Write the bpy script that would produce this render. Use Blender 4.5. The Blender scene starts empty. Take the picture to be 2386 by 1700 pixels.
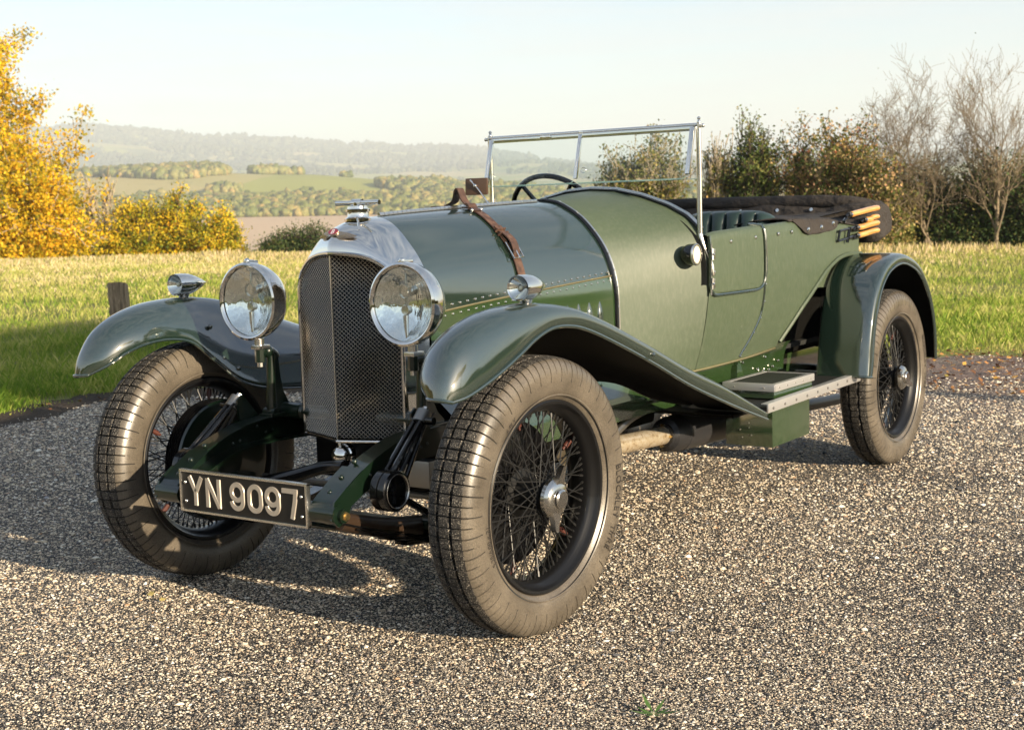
import bpy, bmesh, math, random
import numpy as np
from mathutils import Vector, Matrix, Euler
R = math.radians
scn = bpy.context.scene
COL = scn.collection
rng = np.random.default_rng(7)
random.seed(7)

# ------------------------------------------------------------------ camera, sky, sun, exposure
CAM = (3.29752, 2.9543, 1.2516)
cam = bpy.data.objects.new('camera', bpy.data.cameras.new('camera')); COL.objects.link(cam)
cam.location = CAM; cam.rotation_euler = (1.4585, 0.02948, -4.10635)
cam.data.sensor_width = 36; cam.data.lens = 3188.46736/2386*36
cam.data.clip_start = 0.05; cam.data.clip_end = 40000
cam.data.dof.use_dof = True; cam.data.dof.focus_distance = 4.1; cam.data.dof.aperture_fstop = 9.0
scn.camera = cam
SUN = Vector((0.17, 1.0, 0.272)).normalized()
EL = math.asin(SUN.z)
world = bpy.data.worlds.new('World'); scn.world = world; world.use_nodes = True
wn = world.node_tree; bg = wn.nodes['Background']
sky = wn.nodes.new('ShaderNodeTexSky'); sky.sky_type = 'NISHITA'; sky.sun_disc = False
sky.sun_elevation = EL; sky.sun_rotation = math.atan2(SUN.x, SUN.y)
sky.altitude = 100; sky.air_density = 1.0; sky.dust_density = 0.5; sky.ozone_density = 1.9
tcw = wn.nodes.new('ShaderNodeTexCoord'); mpw = wn.nodes.new('ShaderNodeMapping'); mpw.inputs['Scale'].default_value = (1.5, 1.5, 14); mpw.inputs['Rotation'].default_value = (0, R(4), 0)
cz = wn.nodes.new('ShaderNodeTexNoise'); cz.inputs['Scale'].default_value = 3.0; cz.inputs['Detail'].default_value = 6; cz.inputs['Roughness'].default_value = .6; cz.inputs['Distortion'].default_value = .6
wn.links.new(tcw.outputs['Generated'], mpw.inputs[0]); wn.links.new(mpw.outputs[0], cz.inputs['Vector'])
crp = wn.nodes.new('ShaderNodeValToRGB'); crp.color_ramp.elements[0].position = .40; crp.color_ramp.elements[0].color = (0, 0, 0, 1); crp.color_ramp.elements[1].position = .66; crp.color_ramp.elements[1].color = (.5, .5, .5, 1); wn.links.new(cz.outputs[0], crp.inputs[0])
mxw = wn.nodes.new('ShaderNodeMix'); mxw.data_type = 'RGBA'; mxw.inputs[7].default_value = (4.1, 4.2, 4.3, 1); wn.links.new(crp.outputs[0], mxw.inputs[0]); wn.links.new(sky.outputs[0], mxw.inputs[6])
wn.links.new(mxw.outputs[2], bg.inputs[0]); bg.inputs[1].default_value = 0.066
sun = bpy.data.objects.new('sun', bpy.data.lights.new('sun', 'SUN')); COL.objects.link(sun)
sun.data.energy = 5.0; sun.data.angle = R(0.6); sun.data.color = (1.0, 0.83, 0.60)
sun.rotation_euler = SUN.to_track_quat('Z', 'Y').to_euler(); sun.location = (4, 20, 8)
scn.view_settings.view_transform = 'Standard'; scn.view_settings.look = 'None'
scn.view_settings.exposure = 1.68; scn.view_settings.gamma = 1
scn.cycles.max_bounces = 8; scn.cycles.transparent_max_bounces = 16
scn.cycles.caustics_reflective = False; scn.cycles.caustics_refractive = False

# ------------------------------------------------------------------ materials
def mat(name, color=(.5,.5,.5), rough=.5, metal=0, coat=0, spec=.5, coat_rough=.03, **kw):
    m = bpy.data.materials.new(name); m.use_nodes = True
    p = m.node_tree.nodes['Principled BSDF']
    p.inputs['Base Color'].default_value = (*color, 1); p.inputs['Roughness'].default_value = rough
    p.inputs['Metallic'].default_value = metal; p.inputs['Coat Weight'].default_value = coat
    p.inputs['Coat Roughness'].default_value = coat_rough
    p.inputs['Specular IOR Level'].default_value = spec
    return m
def N(m, t, **kw):
    n = m.node_tree.nodes.new(t)
    for k, v in kw.items():
        if k.startswith('i_'):
            n.inputs[k[2:].replace('_', ' ')].default_value = v
        else: setattr(n, k, v)
    return n
def L(m, a, b): m.node_tree.links.new(a, b)
def P(m): return m.node_tree.nodes['Principled BSDF']
def ramp(m, fac, stops, interp='LINEAR'):
    r = N(m, 'ShaderNodeValToRGB'); cr = r.color_ramp; cr.interpolation = interp
    while len(cr.elements) < len(stops): cr.elements.new(.5)
    for e, (p, c) in zip(cr.elements, stops): e.position = p; e.color = (*c, 1) if len(c) == 3 else c
    if fac is not None: L(m, fac, r.inputs[0])
    return r
def objco(m, scale=(1,1,1), rot=(0,0,0)):
    tc = N(m, 'ShaderNodeTexCoord'); mp = N(m, 'ShaderNodeMapping'); mp.inputs['Scale'].default_value = scale; mp.inputs['Rotation'].default_value = rot
    L(m, tc.outputs['Object'], mp.inputs[0]); return mp.outputs[0]
def noise(m, vec, scale, detail=4, rough=.5):
    n = N(m, 'ShaderNodeTexNoise'); n.inputs['Scale'].default_value = scale; n.inputs['Detail'].default_value = detail; n.inputs['Roughness'].default_value = rough
    if vec is not None: L(m, vec, n.inputs['Vector'])
    return n
def bump(m, h, strength=.3, dist=.01, base=None):
    b = N(m, 'ShaderNodeBump'); b.inputs['Strength'].default_value = strength; b.inputs['Distance'].default_value = dist
    L(m, h, b.inputs['Height']); 
    if base: L(m, base, b.inputs['Normal'])
    return b.outputs[0]
def mixc(m, fac, a, b, mode='MIX'):
    x = N(m, 'ShaderNodeMix'); x.data_type = 'RGBA'; x.blend_type = mode
    for s, v in ((0, fac), (6, a), (7, b)):
        if isinstance(v, (int, float)): x.inputs[s].default_value = v
        elif isinstance(v, tuple): x.inputs[s].default_value = (*v, 1)
        else: L(m, v, x.inputs[s])
    return x.outputs[2]

def paint(name, col):
    m = mat(name, col, .35, 0, 1.0, .25, .02); P(m).inputs['Coat IOR'].default_value = 2.4
    co = objco(m); n = noise(m, co, 900, 2); n2 = noise(m, co, 6, 3)
    L(m, bump(m, n.outputs[0], .035, .001), P(m).inputs['Coat Normal'])
    r = ramp(m, n2.outputs[0], [(.3, (.015,)*3), (.8, (.04,)*3)]); L(m, r.outputs[0], P(m).inputs['Coat Roughness'])
    return m
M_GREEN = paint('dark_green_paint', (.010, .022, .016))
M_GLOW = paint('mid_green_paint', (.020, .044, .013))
M_RIM = mat('rim_black', (.005, .005, .0055), .38, 0, .25, .3)
M_CHAS = mat('chassis_green', (.0035, .0105, .0055), .3, 0, .9, .3, .03)
M_SPOKE = mat('black_spokes', (.010, .010, .010), .42, spec=.4)
M_BLACK = mat('black_gloss', (.004, .004, .0045), .22, 0, .6, .3)
M_UNDER = mat('black_under_paint', (.0035, .0034, .003), .7, spec=.08)
M_CHROME = mat('polished_nickel', (.78, .76, .72), .06, 1)
M_SHELL = mat('nickel_shell', (.80, .78, .73), .08, 1)
nn = noise(M_SHELL, objco(M_SHELL), 60, 3); L(M_SHELL, ramp(M_SHELL, nn.outputs[0], [(.3, (.04,)*3), (.7, (.11,)*3)]).outputs[0], P(M_SHELL).inputs['Roughness'])
M_REFL = mat('lamp_reflector', (.92, .93, .92), .11, 1)
M_CAP = mat('cap_nickel', (.60, .58, .54), .16, 1)
L(M_REFL, bump(M_REFL, noise(M_REFL, objco(M_REFL, (1, 1, .5)), 26, 3, .5).outputs[0], .55, .012), P(M_REFL).inputs['Normal'])
M_POSTM = mat('post_nickel', (.82, .78, .70), .22, 1)
M_NICKEL = mat('satin_nickel', (.70, .68, .64), .25, 1)
M_ALU = mat('brushed_aluminium', (.66, .65, .64), .40, .8)
M_STEEL = mat('grey_steel', (.30, .29, .27), .45, 1)
M_MESH = mat('grille_wire', (.74, .68, .58), .26, 1)
M_BRASS = mat('brass', (.70, .52, .24), .3, 1)
M_LEATHER = mat('brown_leather', (.17, .075, .035), .5)
nl = noise(M_LEATHER, objco(M_LEATHER), 40, 5)
L(M_LEATHER, ramp(M_LEATHER, nl.outputs[0], [(.3, (.030, .015, .010)), (.55, (.075, .038, .024)), (.8, (.15, .085, .052))]).outputs[0], P(M_LEATHER).inputs['Base Color'])
L(M_LEATHER, bump(M_LEATHER, noise(M_LEATHER, objco(M_LEATHER), 300, 4).outputs[0], .4, .002), P(M_LEATHER).inputs['Normal'])
M_GAITER = mat('oiled_leather', (.030, .018, .011), .3)
M_SEAT = mat('green_leather', (.018, .036, .033), .35)
M_DARK = mat('dark_interior', (.01, .011, .010), .8)
M_WOOD = mat('varnished_wood', (.60, .22, .03), .25, 0, .6)
wv = noise(M_WOOD, objco(M_WOOD, (4, 60, 60)), 2, 4)
L(M_WOOD, ramp(M_WOOD, wv.outputs[0], [(.3, (.45, .19, .04)), (.7, (.72, .38, .10))]).outputs[0], P(M_WOOD).inputs['Base Color'])
M_PLATE = mat('plate_black', (.006, .006, .006), .4)
M_LETTER = mat('plate_letters', (.62, .56, .48), .42, .7)
M_BADGE = mat('badge_bronze', (.62, .53, .44), .25, 1)
M_RED = mat('badge_red', (.25, .01, .02), .3, 0, 1)
M_WHITE = mat('badge_white', (.8, .8, .8), .4)
M_RUSTRED = mat('red_rubber', (.07, .02, .013), .5)
M_CREAM = mat('lamp_face_cream', (.85, .78, .60), .2, 0, .5)
# leathercloth body
M_CLOTH = mat('green_leathercloth', (.10, .155, .075), .47, 0, 0, .6)
co = objco(M_CLOTH, (1, 1, .45), (0, R(-25), 0))
n1 = noise(M_CLOTH, co, 380, 6, .8); n2 = noise(M_CLOTH, objco(M_CLOTH, (1, 1, .30), (0, R(-32), 0)), 105, 4, .6)
bb1 = bump(M_CLOTH, n1.outputs[0], .40, .003); bb2 = bump(M_CLOTH, n2.outputs[0], .16, .003, bb1)
L(M_CLOTH, bb2, P(M_CLOTH).inputs['Normal'])
L(M_CLOTH, ramp(M_CLOTH, n2.outputs[0], [(.3, (.050, .072, .040)), (.5, (.058, .080, .046)), (.70, (.076, .096, .060))]).outputs[0], P(M_CLOTH).inputs['Base Color'])
# hood cloth
M_HOOD = mat('black_hood_cloth', (.036, .031, .028), .85, spec=.3)
L(M_HOOD, bump(M_HOOD, noise(M_HOOD, objco(M_HOOD), 700, 2).outputs[0], .4, .002, bump(M_HOOD, noise(M_HOOD, objco(M_HOOD, (1.6, 1, 1.6)), 9, 4).outputs[0], .8, .05)), P(M_HOOD).inputs['Normal'])
# tyre
M_TYRE = mat('dusty_rubber', (.10, .085, .065), .33, spec=.65)
co = objco(M_TYRE); ntl = noise(M_TYRE, co, 9, 5); ntf = noise(M_TYRE, co, 250, 3)
c1 = ramp(M_TYRE, ntl.outputs[0], [(.3, (.075, .063, .048)), (.7, (.150, .127, .098))])
c2 = ramp(M_TYRE, ntf.outputs[0], [(.35, (.5, .5, .52)), (.7, (1.2, 1.2, 1.18))])
L(M_TYRE, mixc(M_TYRE, .7, c1.outputs[0], c2.outputs[0], 'MULTIPLY'), P(M_TYRE).inputs['Base Color'])
L(M_TYRE, bump(M_TYRE, ntf.outputs[0], .25, .001), P(M_TYRE).inputs['Normal'])
M_TREAD = mat('gritty_tread', (.05, .045, .04), .8)
ntf = noise(M_TREAD, objco(M_TREAD), 260, 4, .7)
L(M_TREAD, ramp(M_TREAD, ntf.outputs[0], [(.47, (.014, .013, .012)), (.57, (.040, .036, .031)), (.66, (.42, .38, .32))]).outputs[0], P(M_TREAD).inputs['Base Color'])
L(M_TREAD, bump(M_TREAD, ntf.outputs[0], .6, .003), P(M_TREAD).inputs['Normal'])
# glass
def glassmat(name, tint=(.94, .97, .96), fac=.10):
    m = bpy.data.materials.new(name); m.use_nodes = True; nt = m.node_tree; nt.nodes.remove(nt.nodes['Principled BSDF'])
    t = N(m, 'ShaderNodeBsdfTransparent'); t.inputs[0].default_value = (*tint, 1); g = N(m, 'ShaderNodeBsdfGlossy'); g.inputs['Roughness'].default_value = .01
    f = N(m, 'ShaderNodeFresnel'); f.inputs[0].default_value = 1.5
    mx = N(m, 'ShaderNodeMixShader'); gb = N(m, 'ShaderNodeNewGeometry'); iv = N(m, 'ShaderNodeMath', operation='SUBTRACT'); iv.inputs[0].default_value = 1; L(m, gb.outputs['Backfacing'], iv.inputs[1]); ml = N(m, 'ShaderNodeMath', operation='MULTIPLY'); L(m, f.outputs[0], ml.inputs[0]); L(m, iv.outputs[0], ml.inputs[1])
    L(m, ml.outputs[0], mx.inputs[0]); L(m, t.outputs[0], mx.inputs[1]); L(m, g.outputs[0], mx.inputs[2])
    L(m, mx.outputs[0], nt.nodes['Material Output'].inputs[0]); return m
M_GLASS = glassmat('clear_glass')
M_GLASSEDGE = mat('glass_edge', (.35, .55, .50), .15, 0, 1)
# exhaust
M_EXH = mat('wrapped_exhaust', (.85, .62, .36), .32, .75)
nv = noise(M_EXH, objco(M_EXH, (1, 1, 1)), 45, 7, .75)
L(M_EXH, ramp(M_EXH, nv.outputs[0], [(.34, (.30, .18, .09)), (.44, (.80, .64, .42)), (.7, (.96, .88, .72))]).outputs[0], P(M_EXH).inputs['Base Color'])
L(M_EXH, bump(M_EXH, nv.outputs[0], .25, .002), P(M_EXH).inputs['Normal'])
M_SILENCER = mat('silencer_black', (.02, .02, .022), .35)
M_BEIGE = mat('beige_paint', (.42, .33, .22), .6)

# ------------------------------------------------------------------ mesh helpers
class MB:
    def __init__(s): s.v = []; s.f = []; s.m = []
    def add(s, vs, fs, mi=0):
        o = len(s.v); s.v.extend([tuple(map(float, v)) for v in vs]); s.f.extend([tuple(i+o for i in f) for f in fs]); s.m.extend([mi]*len(fs))
    def grid(s, rows, cu=False, cv=False, mi=0, flip=False):
        nr = len(rows); nc = len(rows[0]); vs = [p for r in rows for p in r]; fs = []
        for i in range(nr if cu else nr-1):
            for j in range(nc if cv else nc-1):
                a, b, c, d = i*nc+j, i*nc+(j+1) % nc, ((i+1) % nr)*nc+(j+1) % nc, ((i+1) % nr)*nc+j
                fs.append((a, d, c, b) if flip else (a, b, c, d))
        s.add(vs, fs, mi)
    def box(s, c, size, rot=None, bev=0, mi=0):
        c = Vector(c); hx, hy, hz = [x/2 for x in size]
        if bev <= 0:
            vs = [Vector((x*hx, y*hy, z*hz)) for x in (-1, 1) for y in (-1, 1) for z in (-1, 1)]
            fs = [(0,1,3,2), (4,6,7,5), (0,4,5,1), (2,3,7,6), (0,2,6,4), (1,5,7,3)]
        else:
            bm = bmesh.new(); bmesh.ops.create_cube(bm, size=1)
            for v in bm.verts: v.co = Vector((v.co.x*size[0], v.co.y*size[1], v.co.z*size[2]))
            bmesh.ops.bevel(bm, geom=bm.edges[:], offset=bev, segments=2, affect='EDGES', profile=.7)
            bm.verts.index_update(); vs = [v.co.copy() for v in bm.verts]; fs = [[v.index for v in f.verts] for f in bm.faces]; bm.free()
        if rot is not None:
            rm = Euler(rot).to_matrix() if not isinstance(rot, Matrix) else rot
            vs = [rm @ v for v in vs]
        s.add([v+c for v in vs], fs, mi)
    def tube(s, pts, r, n=10, closed=False, caps=True, mi=0, flat=None):
        pts = [Vector(p) for p in pts]; k = len(pts); rs = r if isinstance(r, (list, tuple)) else [r]*k
        up = None; rows = []
        for i, p in enumerate(pts):
            if closed: t = pts[(i+1) % k]-pts[i-1]
            else: t = pts[min(i+1, k-1)]-pts[max(i-1, 0)]
            t.normalize()
            if up is None:
                up = Vector((0, 0, 1)) if abs(t.z) < .9 else Vector((1, 0, 0))
            a = up - t*up.dot(t); a.normalize(); b = t.cross(a); up = a
            fl = 1 if flat is None else flat
            rows.append([p + a*(math.cos(q)*rs[i]) + b*(math.sin(q)*rs[i]*fl) for q in [2*math.pi*j/n for j in range(n)]])
        s.grid(rows, cu=closed, cv=True, mi=mi)
        if caps and not closed:
            s.add(rows[0], [tuple(range(n))], mi); s.add(rows[-1], [tuple(reversed(range(n)))], mi)
    def cyl(s, a, b, r, n=20, r2=None, mi=0): s.tube([a, b], [r, r if r2 is None else r2], n, mi=mi)
    def lathe(s, prof, c=(0,0,0), axis=(0,1,0), n=32, mi=0, squash=None):
        ax = Vector(axis).normalized(); u = ax.orthogonal().normalized()
        if abs(ax.z) < .9: u = (Vector((0,0,1))-ax*ax.z).normalized()
        w = ax.cross(u); c = Vector(c)
        rows = [[c+ax*h+u*(r*math.cos(t))+w*(r*math.sin(t)) for t in [2*math.pi*j/n for j in range(n)]] for h, r in prof]
        s.grid(rows, cv=True, mi=mi)
    def ball(s, c, r, n=12, sc=(1,1,1), mi=0):
        rows = [[Vector((c[0]+sc[0]*r*math.sin(a)*math.cos(b), c[1]+sc[1]*r*math.sin(a)*math.sin(b), c[2]+sc[2]*r*math.cos(a))) for b in [2*math.pi*j/n for j in range(n)]] for a in [math.pi*i/(n//2) for i in range(n//2+1)]]
        s.grid(rows, cv=True, mi=mi)
    def prism(s, poly, d, mi=0):
        # poly: list of 3D points, extruded by vector d
        d = Vector(d); a = [Vector(p) for p in poly]; b = [p+d for p in a]; n = len(a)
        s.add(a+b, [tuple(range(n)), tuple(reversed(range(n, 2*n)))]+[(i, i+n, (i+1) % n+n, (i+1) % n) for i in range(n)], mi)
    def build(s, name, mats, parent=None, angle=35, fix=True):
        me = bpy.data.meshes.new(name); me.from_pydata(s.v, [], s.f)
        mats = mats if isinstance(mats, (list, tuple)) else [mats]
        for m in mats: me.materials.append(m)
        me.polygons.foreach_set('material_index', s.m); me.polygons.foreach_set('use_smooth', [True]*len(s.f))
        if fix:
            bm = bmesh.new(); bm.from_mesh(me); bmesh.ops.remove_doubles(bm, verts=bm.verts, dist=1e-5)
            bmesh.ops.recalc_face_normals(bm, faces=bm.faces); bm.to_mesh(me); bm.free()
        me.set_sharp_from_angle(angle=R(angle)); me.update()
        o = bpy.data.objects.new(name, me); COL.objects.link(o)
        if parent: o.parent = parent
        return o
def tag(o, label=None, cat=None, group=None, kind=None):
    for k, v in (('label', label), ('category', cat), ('group', group), ('kind', kind)):
        if v: o[k] = v
    return o
def empty(name, loc=(0,0,0), parent=None):
    o = bpy.data.objects.new(name, None); COL.objects.link(o); o.location = loc; o.empty_display_size = .2
    if parent: o.parent = parent
    return o
def np_mesh(name, V, F, mats, parent=None, smooth=False):
    # V (n,3), F (m,k) with k = 3 or 4
    me = bpy.data.meshes.new(name); me.vertices.add(len(V)); me.vertices.foreach_set('co', np.ascontiguousarray(V, dtype=np.float32).ravel())
    k = F.shape[1]; me.loops.add(F.size); me.loops.foreach_set('vertex_index', np.ascontiguousarray(F, dtype=np.int32).ravel())
    me.polygons.add(len(F)); me.polygons.foreach_set('loop_start', np.arange(0, F.size, k, dtype=np.int32))
    me.polygons.foreach_set('use_smooth', np.full(len(F), smooth)); me.update(calc_edges=True)
    for m in (mats if isinstance(mats, (list, tuple)) else [mats]): me.materials.append(m)
    o = bpy.data.objects.new(name, me); COL.objects.link(o)
    if parent: o.parent = parent
    return o
def cr(pts, t):
    # Catmull-Rom through pts (list of tuples), t in [0, len-1]
    P_ = np.array(pts, float); n = len(P_); i = min(int(t), n-2); f = t-i
    p0, p1, p2, p3 = P_[max(i-1, 0)], P_[i], P_[i+1], P_[min(i+2, n-1)]
    return .5*((2*p1)+(-p0+p2)*f+(2*p0-5*p1+4*p2-p3)*f*f+(-p0+3*p1-3*p2+p3)*f**3)
def crs(pts, m): return [tuple(cr(pts, (len(pts)-1)*i/(m-1))) for i in range(m)]
def resample(pts, m):
    p = np.array(pts, float); d = np.r_[0, np.cumsum(np.linalg.norm(np.diff(p, axis=0), axis=1))]; t = np.linspace(0, d[-1], m)
    return np.stack([np.interp(t, d, p[:, k]) for k in range(p.shape[1])], 1)
def circle(c, r, axis, n=32):
    ax = Vector(axis).normalized(); u = (Vector((0,0,1))-ax*ax.z).normalized() if abs(ax.z) < .9 else Vector((1,0,0)); w = ax.cross(u)
    return [Vector(c)+u*(r*math.cos(t))+w*(r*math.sin(t)) for t in [2*math.pi*j/n for j in range(n)]]
def rivets(mb, pts, r=.0035, axis=None, mi=0, n=8):
    for p in pts: mb.ball(p, r, n, mi=mi)
def text_mesh(s, size):
    cu = bpy.data.curves.new('t', 'FONT'); cu.body = s; cu.size = size; cu.extrude = 0; cu.align_x = 'CENTER'; cu.resolution_u = 3
    o = bpy.data.objects.new('t', cu); COL.objects.link(o)
    dg = bpy.context.evaluated_depsgraph_get(); me = bpy.data.meshes.new_from_object(o.evaluated_get(dg))
    vs = [v.co.copy() for v in me.vertices]; fs = [tuple(p.vertices) for p in me.polygons]
    bpy.data.objects.remove(o); bpy.data.curves.remove(cu); bpy.data.meshes.remove(me); return vs, fs

# ================================================================== THE CAR  (x forward, y = car's left, z up)
car = tag(empty('vintage_car'), 'dark green vintage open tourer with wire wheels and folded black hood parked on gravel', 'car')

# ---- wheels
TR = .415
def tyre_mesh():
    prof = [(.052, .284), (.066, .296), (.075, .318), (.079, .342), (.080, .362), (.077, .379), (.071, .392), (.064, .402), (.057, .4075)]
    tread = [(.050, .410), (.040, .4125), (.0285, .4140), (.0255, .4142), (.0195, .4145), (.0165, .4148), (0, .4150)]
    half = [(y, r, 's') for y, r in prof]+[(y, r, 't') for y, r in tread]
    full = half+[(-y, r, k) for y, r, k in reversed(half[:-1])]
    NP = 84; fr = [0, .38, .42, .455, .545, .58]; V = []; rows = []
    for i in range(NP):
        for fi, f in enumerate(fr):
            a = 2*math.pi*(i+f)/NP; g = fi in (3, 4); row = []
            zz = .0055*(1 if (i % 2) else -1)
            for (y, r, k) in full:
                rr = r; yy = y
                if k == 't':
                    if abs(abs(y)-.0225) < .0032 and abs(y) > .018: yy = y+zz
                    if abs(abs(y)-.0225) < .0032: rr -= .0100
                    elif g: rr -= .0095
                elif g and r > .352+.022*(i % 2):
                    rr -= .0075 if r > .395 else .0; yy = y*(1-.040) if r <= .395 else y*.97
                row.append(Vector((rr*math.cos(a), yy, rr*math.sin(a))))
            rows.append(row)
    mb = MB(); nc = len(full)
    nr = len(rows); vs = [p for r in rows for p in r]; fs = []; mi = []
    nsd = len(prof)
    for i in range(nr):
        for j in range(nc-1):
            fs.append((i*nc+j, i*nc+j+1, ((i+1) % nr)*nc+j+1, ((i+1) % nr)*nc+j)); mi.append(0 if (j < nsd-1 or j >= nc-nsd) else 1)
    mi = [(3 if (i % 6) in (2, 3, 4) and not (7 > (jj if jj < nsd else nc-1-jj)) and 0 else m_) for i, jj, m_ in [(q // (nc-1), q % (nc-1), mm) for q, mm in enumerate(mi)]]
    mi = [3 if ((q // (nc-1)) % 6 == 3 and min(q % (nc-1), nc-2-q % (nc-1)) >= 3+((q // (nc-1)) // 6 % 2)*2) or (full[q % (nc-1)][2] == 't' and abs(abs((full[q % (nc-1)][0]+full[q % (nc-1)+1][0])/2)-.0225) < .003) else mm for q, mm in enumerate(mi)]
    mb.v = vs; mb.f = fs; mb.m = mi
    # raised rim ring on the sidewalls
    for s_ in (1, -1):
        mb.lathe([(s_*.0755, .300), (s_*.078, .303), (s_*.0775, .306)], n=96)
    # curved raised lettering on the outer wall
    def ring_text(txt, size, rad, amid):
        vs, fs = text_mesh(txt, size)
        out = [Vector(((rad+v.y-size*.35)*math.cos(amid-v.x/rad), .0815-(.0012 if rad < .33 else 0)-abs(rad-.352)*.03, (rad+v.y-size*.35)*math.sin(amid-v.x/rad))) for v in vs]
        mb.add(out, fs, 0)
        return
    return mb, ring_text
tyre_mb, ring_text = tyre_mesh()
M_GROOVE = mat('groove_rubber', (.010, .009, .008), .8)
M_TYRELET = mat('raised_rubber_letters', (.022, .018, .015), .6)
for txt, size, rad, amid in (('BLOCKLEY  TYRE', .036, .352, R(212)), ('5.25/6.00 x 21', .022, .318, R(2)), ('6 PLY', .022, .318, R(67))):
    vs, fs = text_mesh(txt, size)
    tyre_mb.add([Vector(((rad+v.y-size*.35)*math.cos(amid+v.x/rad), .0812-(.0035 if rad < .33 else 0), (rad+v.y-size*.35)*math.sin(amid+v.x/rad))) for v in vs], fs, 2)
def make_tyre(parent): return tyre_mb.build('tyre', [M_TYRE, M_TREAD, M_TYRELET, M_GROOVE], parent, 40)
def rim_mesh():
    mb = MB()
    pr = [(.060, .289), (.064, .284), (.062, .276), (.055, .272), (.047, .268), (.040, .260), (.028, .252), (0, .250), (-.028, .252), (-.040, .260), (-.047, .268), (-.055, .272), (-.062, .276), (-.064, .284), (-.060, .289)]
    mb.lathe(pr, n=96); return mb
def hub_mesh():
    mb = MB()
    mb.lathe([(-.085, .0), (-.085, .055), (-.05, .058), (-.045, .075), (-.037, .075), (-.032, .05), (.0, .043), (.045, .042), (.05, .052), (.056, .052), (.060, .043), (.075, .040), (.08, .0)], n=28)
    ns = 80
    for k in range(ns):
        a = 2*math.pi*k/ns; inner = k % 4 in (1, 3) or k % 4 == 2; sgn = 1 if (k//2) % 2 else -1
        if k % 4 == 0 or k % 4 == 2: y0, r0, sg = .053, .048, (1 if k % 4 == 0 else -1)
        else: y0, r0, sg = -.041, .070, (1 if k % 4 == 1 else -1)
        a0 = a+sg*(R(62) if r0 < .06 else R(48)); y1 = .018 if k % 2 else -.018
        p0 = (r0*math.cos(a0), y0, r0*math.sin(a0)); p1 = (.252*math.cos(a), y1*(-1 if r0 < .06 else 1)*.6, .252*math.sin(a))
        mb.tube([p0, p1], .0021, 6, caps=False)
        q = Vector(p1)+(Vector(p0)-Vector(p1)).normalized()*.016; mb.tube([p1, q], .0042, 6)
    return mb
def cap_mesh():
    mb = MB()
    mb.lathe([(.070, .058), (.082, .058), (.090, .053), (.096, .047), (.100, .034), (.101, .030), (.108, .029), (.112, .024), (.1125, .0)], n=32)
    for s_ in (1, -1):
        o = []
        for z, w in ((.030, .030), (.050, .023), (.066, .016), (.082, .012), (.093, .010), (.098, .004)):
            o.append([Vector((w, .072+z*.18, s_*z)), Vector((w*.8, .090+z*.16, s_*z)), Vector((-w*.8, .090+z*.16, s_*z)), Vector((-w, .072+z*.18, s_*z))])
        mb.grid(o, cv=True); mb.add(o[-1], [(0, 1, 2, 3)])
    return mb
RIMM, HUBM, CAPM = rim_mesh(), hub_mesh(), cap_mesh()
first = {}
def wheel(x, y, z, side, camber=0, steer=0, capang=0, letters=True):
    if not first:
        h = HUBM.build('wheel', M_SPOKE, None, 40); first['h'] = h.data
        t = make_tyre(h); r = RIMM.build('rim', M_RIM, h, 30); c = CAPM.build('knock_off_cap', M_CAP, h, 30)
        first.update(t=t.data, r=r.data, c=c.data)
    else:
        h = bpy.data.objects.new('wheel', first['h']); COL.objects.link(h)
        ch = []
        for k, nm in (('t', 'tyre'), ('r', 'rim'), ('c', 'knock_off_cap')):
            o = bpy.data.objects.new(nm, first[k]); COL.objects.link(o); o.parent = h; ch.append(o)
        t, r, c = ch
    c.rotation_euler = (0, capang, 0)
    h.parent = car; h.location = (x, y, z)
    # local +y = outward
    rz = 0 if side > 0 else math.pi
    h.rotation_euler = Euler((0, 0, 0))
    h.matrix_basis = Matrix.Translation((x, y, z)) @ Matrix.Rotation(steer, 4, 'Z') @ Matrix.Rotation(-side*camber, 4, 'X') @ Matrix.Rotation(rz, 4, 'Z') @ Matrix.Rotation(R(17)*(1 if x > -1 else 2.3), 4, 'Y')
    c.matrix_basis = Matrix.Rotation(-R(17)*(1 if x > -1 else 2.3)+capang, 4, 'Y')
    for k in range(5):
        mb = MB(); a = 2*math.pi*(k+.3)/5
        p = Vector((.246*math.cos(a), -.01, .246*math.sin(a))); q = Vector((.205*math.cos(a), -.012, .205*math.sin(a)))
        mb.cyl(p, p.lerp(q, .7), .009, 10); mb.cyl(p.lerp(q, .7), q, .005, 8, mi=0)
        mb.build('rim_bolt', [M_RUSTRED, M_NICKEL], h)
    return h
WB = 3.023
for args in ((0, .712, .414, 1, R(1.6), R(-2.0), R(-12)), (0, -.712, .414, -1, R(1.6), R(-2.0), R(-20)), (-WB, .707, .414, 1, 0, 0, R(62)), (-WB, -.707, .414, -1, 0, 0, R(10))):
    wheel(*args)
# ---- brake drums
def drum(x, s_):
    mb = MB(); y = s_*.712
    pr = [(-.055, .0), (-.055, .19), (-.06, .205)]
    for k in range(5): pr += [(-.062-.011*k, .214), (-.067-.011*k, .214), (-.068-.011*k, .206), (-.072-.011*k, .206)]
    pr += [(-.118, .210)]
    mb.lathe([(s_*h, r) for h, r in pr], (x, y, .414), n=64)
    mb.lathe([(s_*h, r) for h, r in [(-.118, .210), (-.124, .204), (-.126, .19), (-.122, .17), (-.128, .08), (-.15, .06), (-.15, 0)]], (x, y, .414), n=64, mi=1)
    mb.build('brake_drum', [M_BLACK, M_CHAS], car, 35)
for x in (0, -WB):
    for s_ in (1, -1): drum(x, s_)
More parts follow.
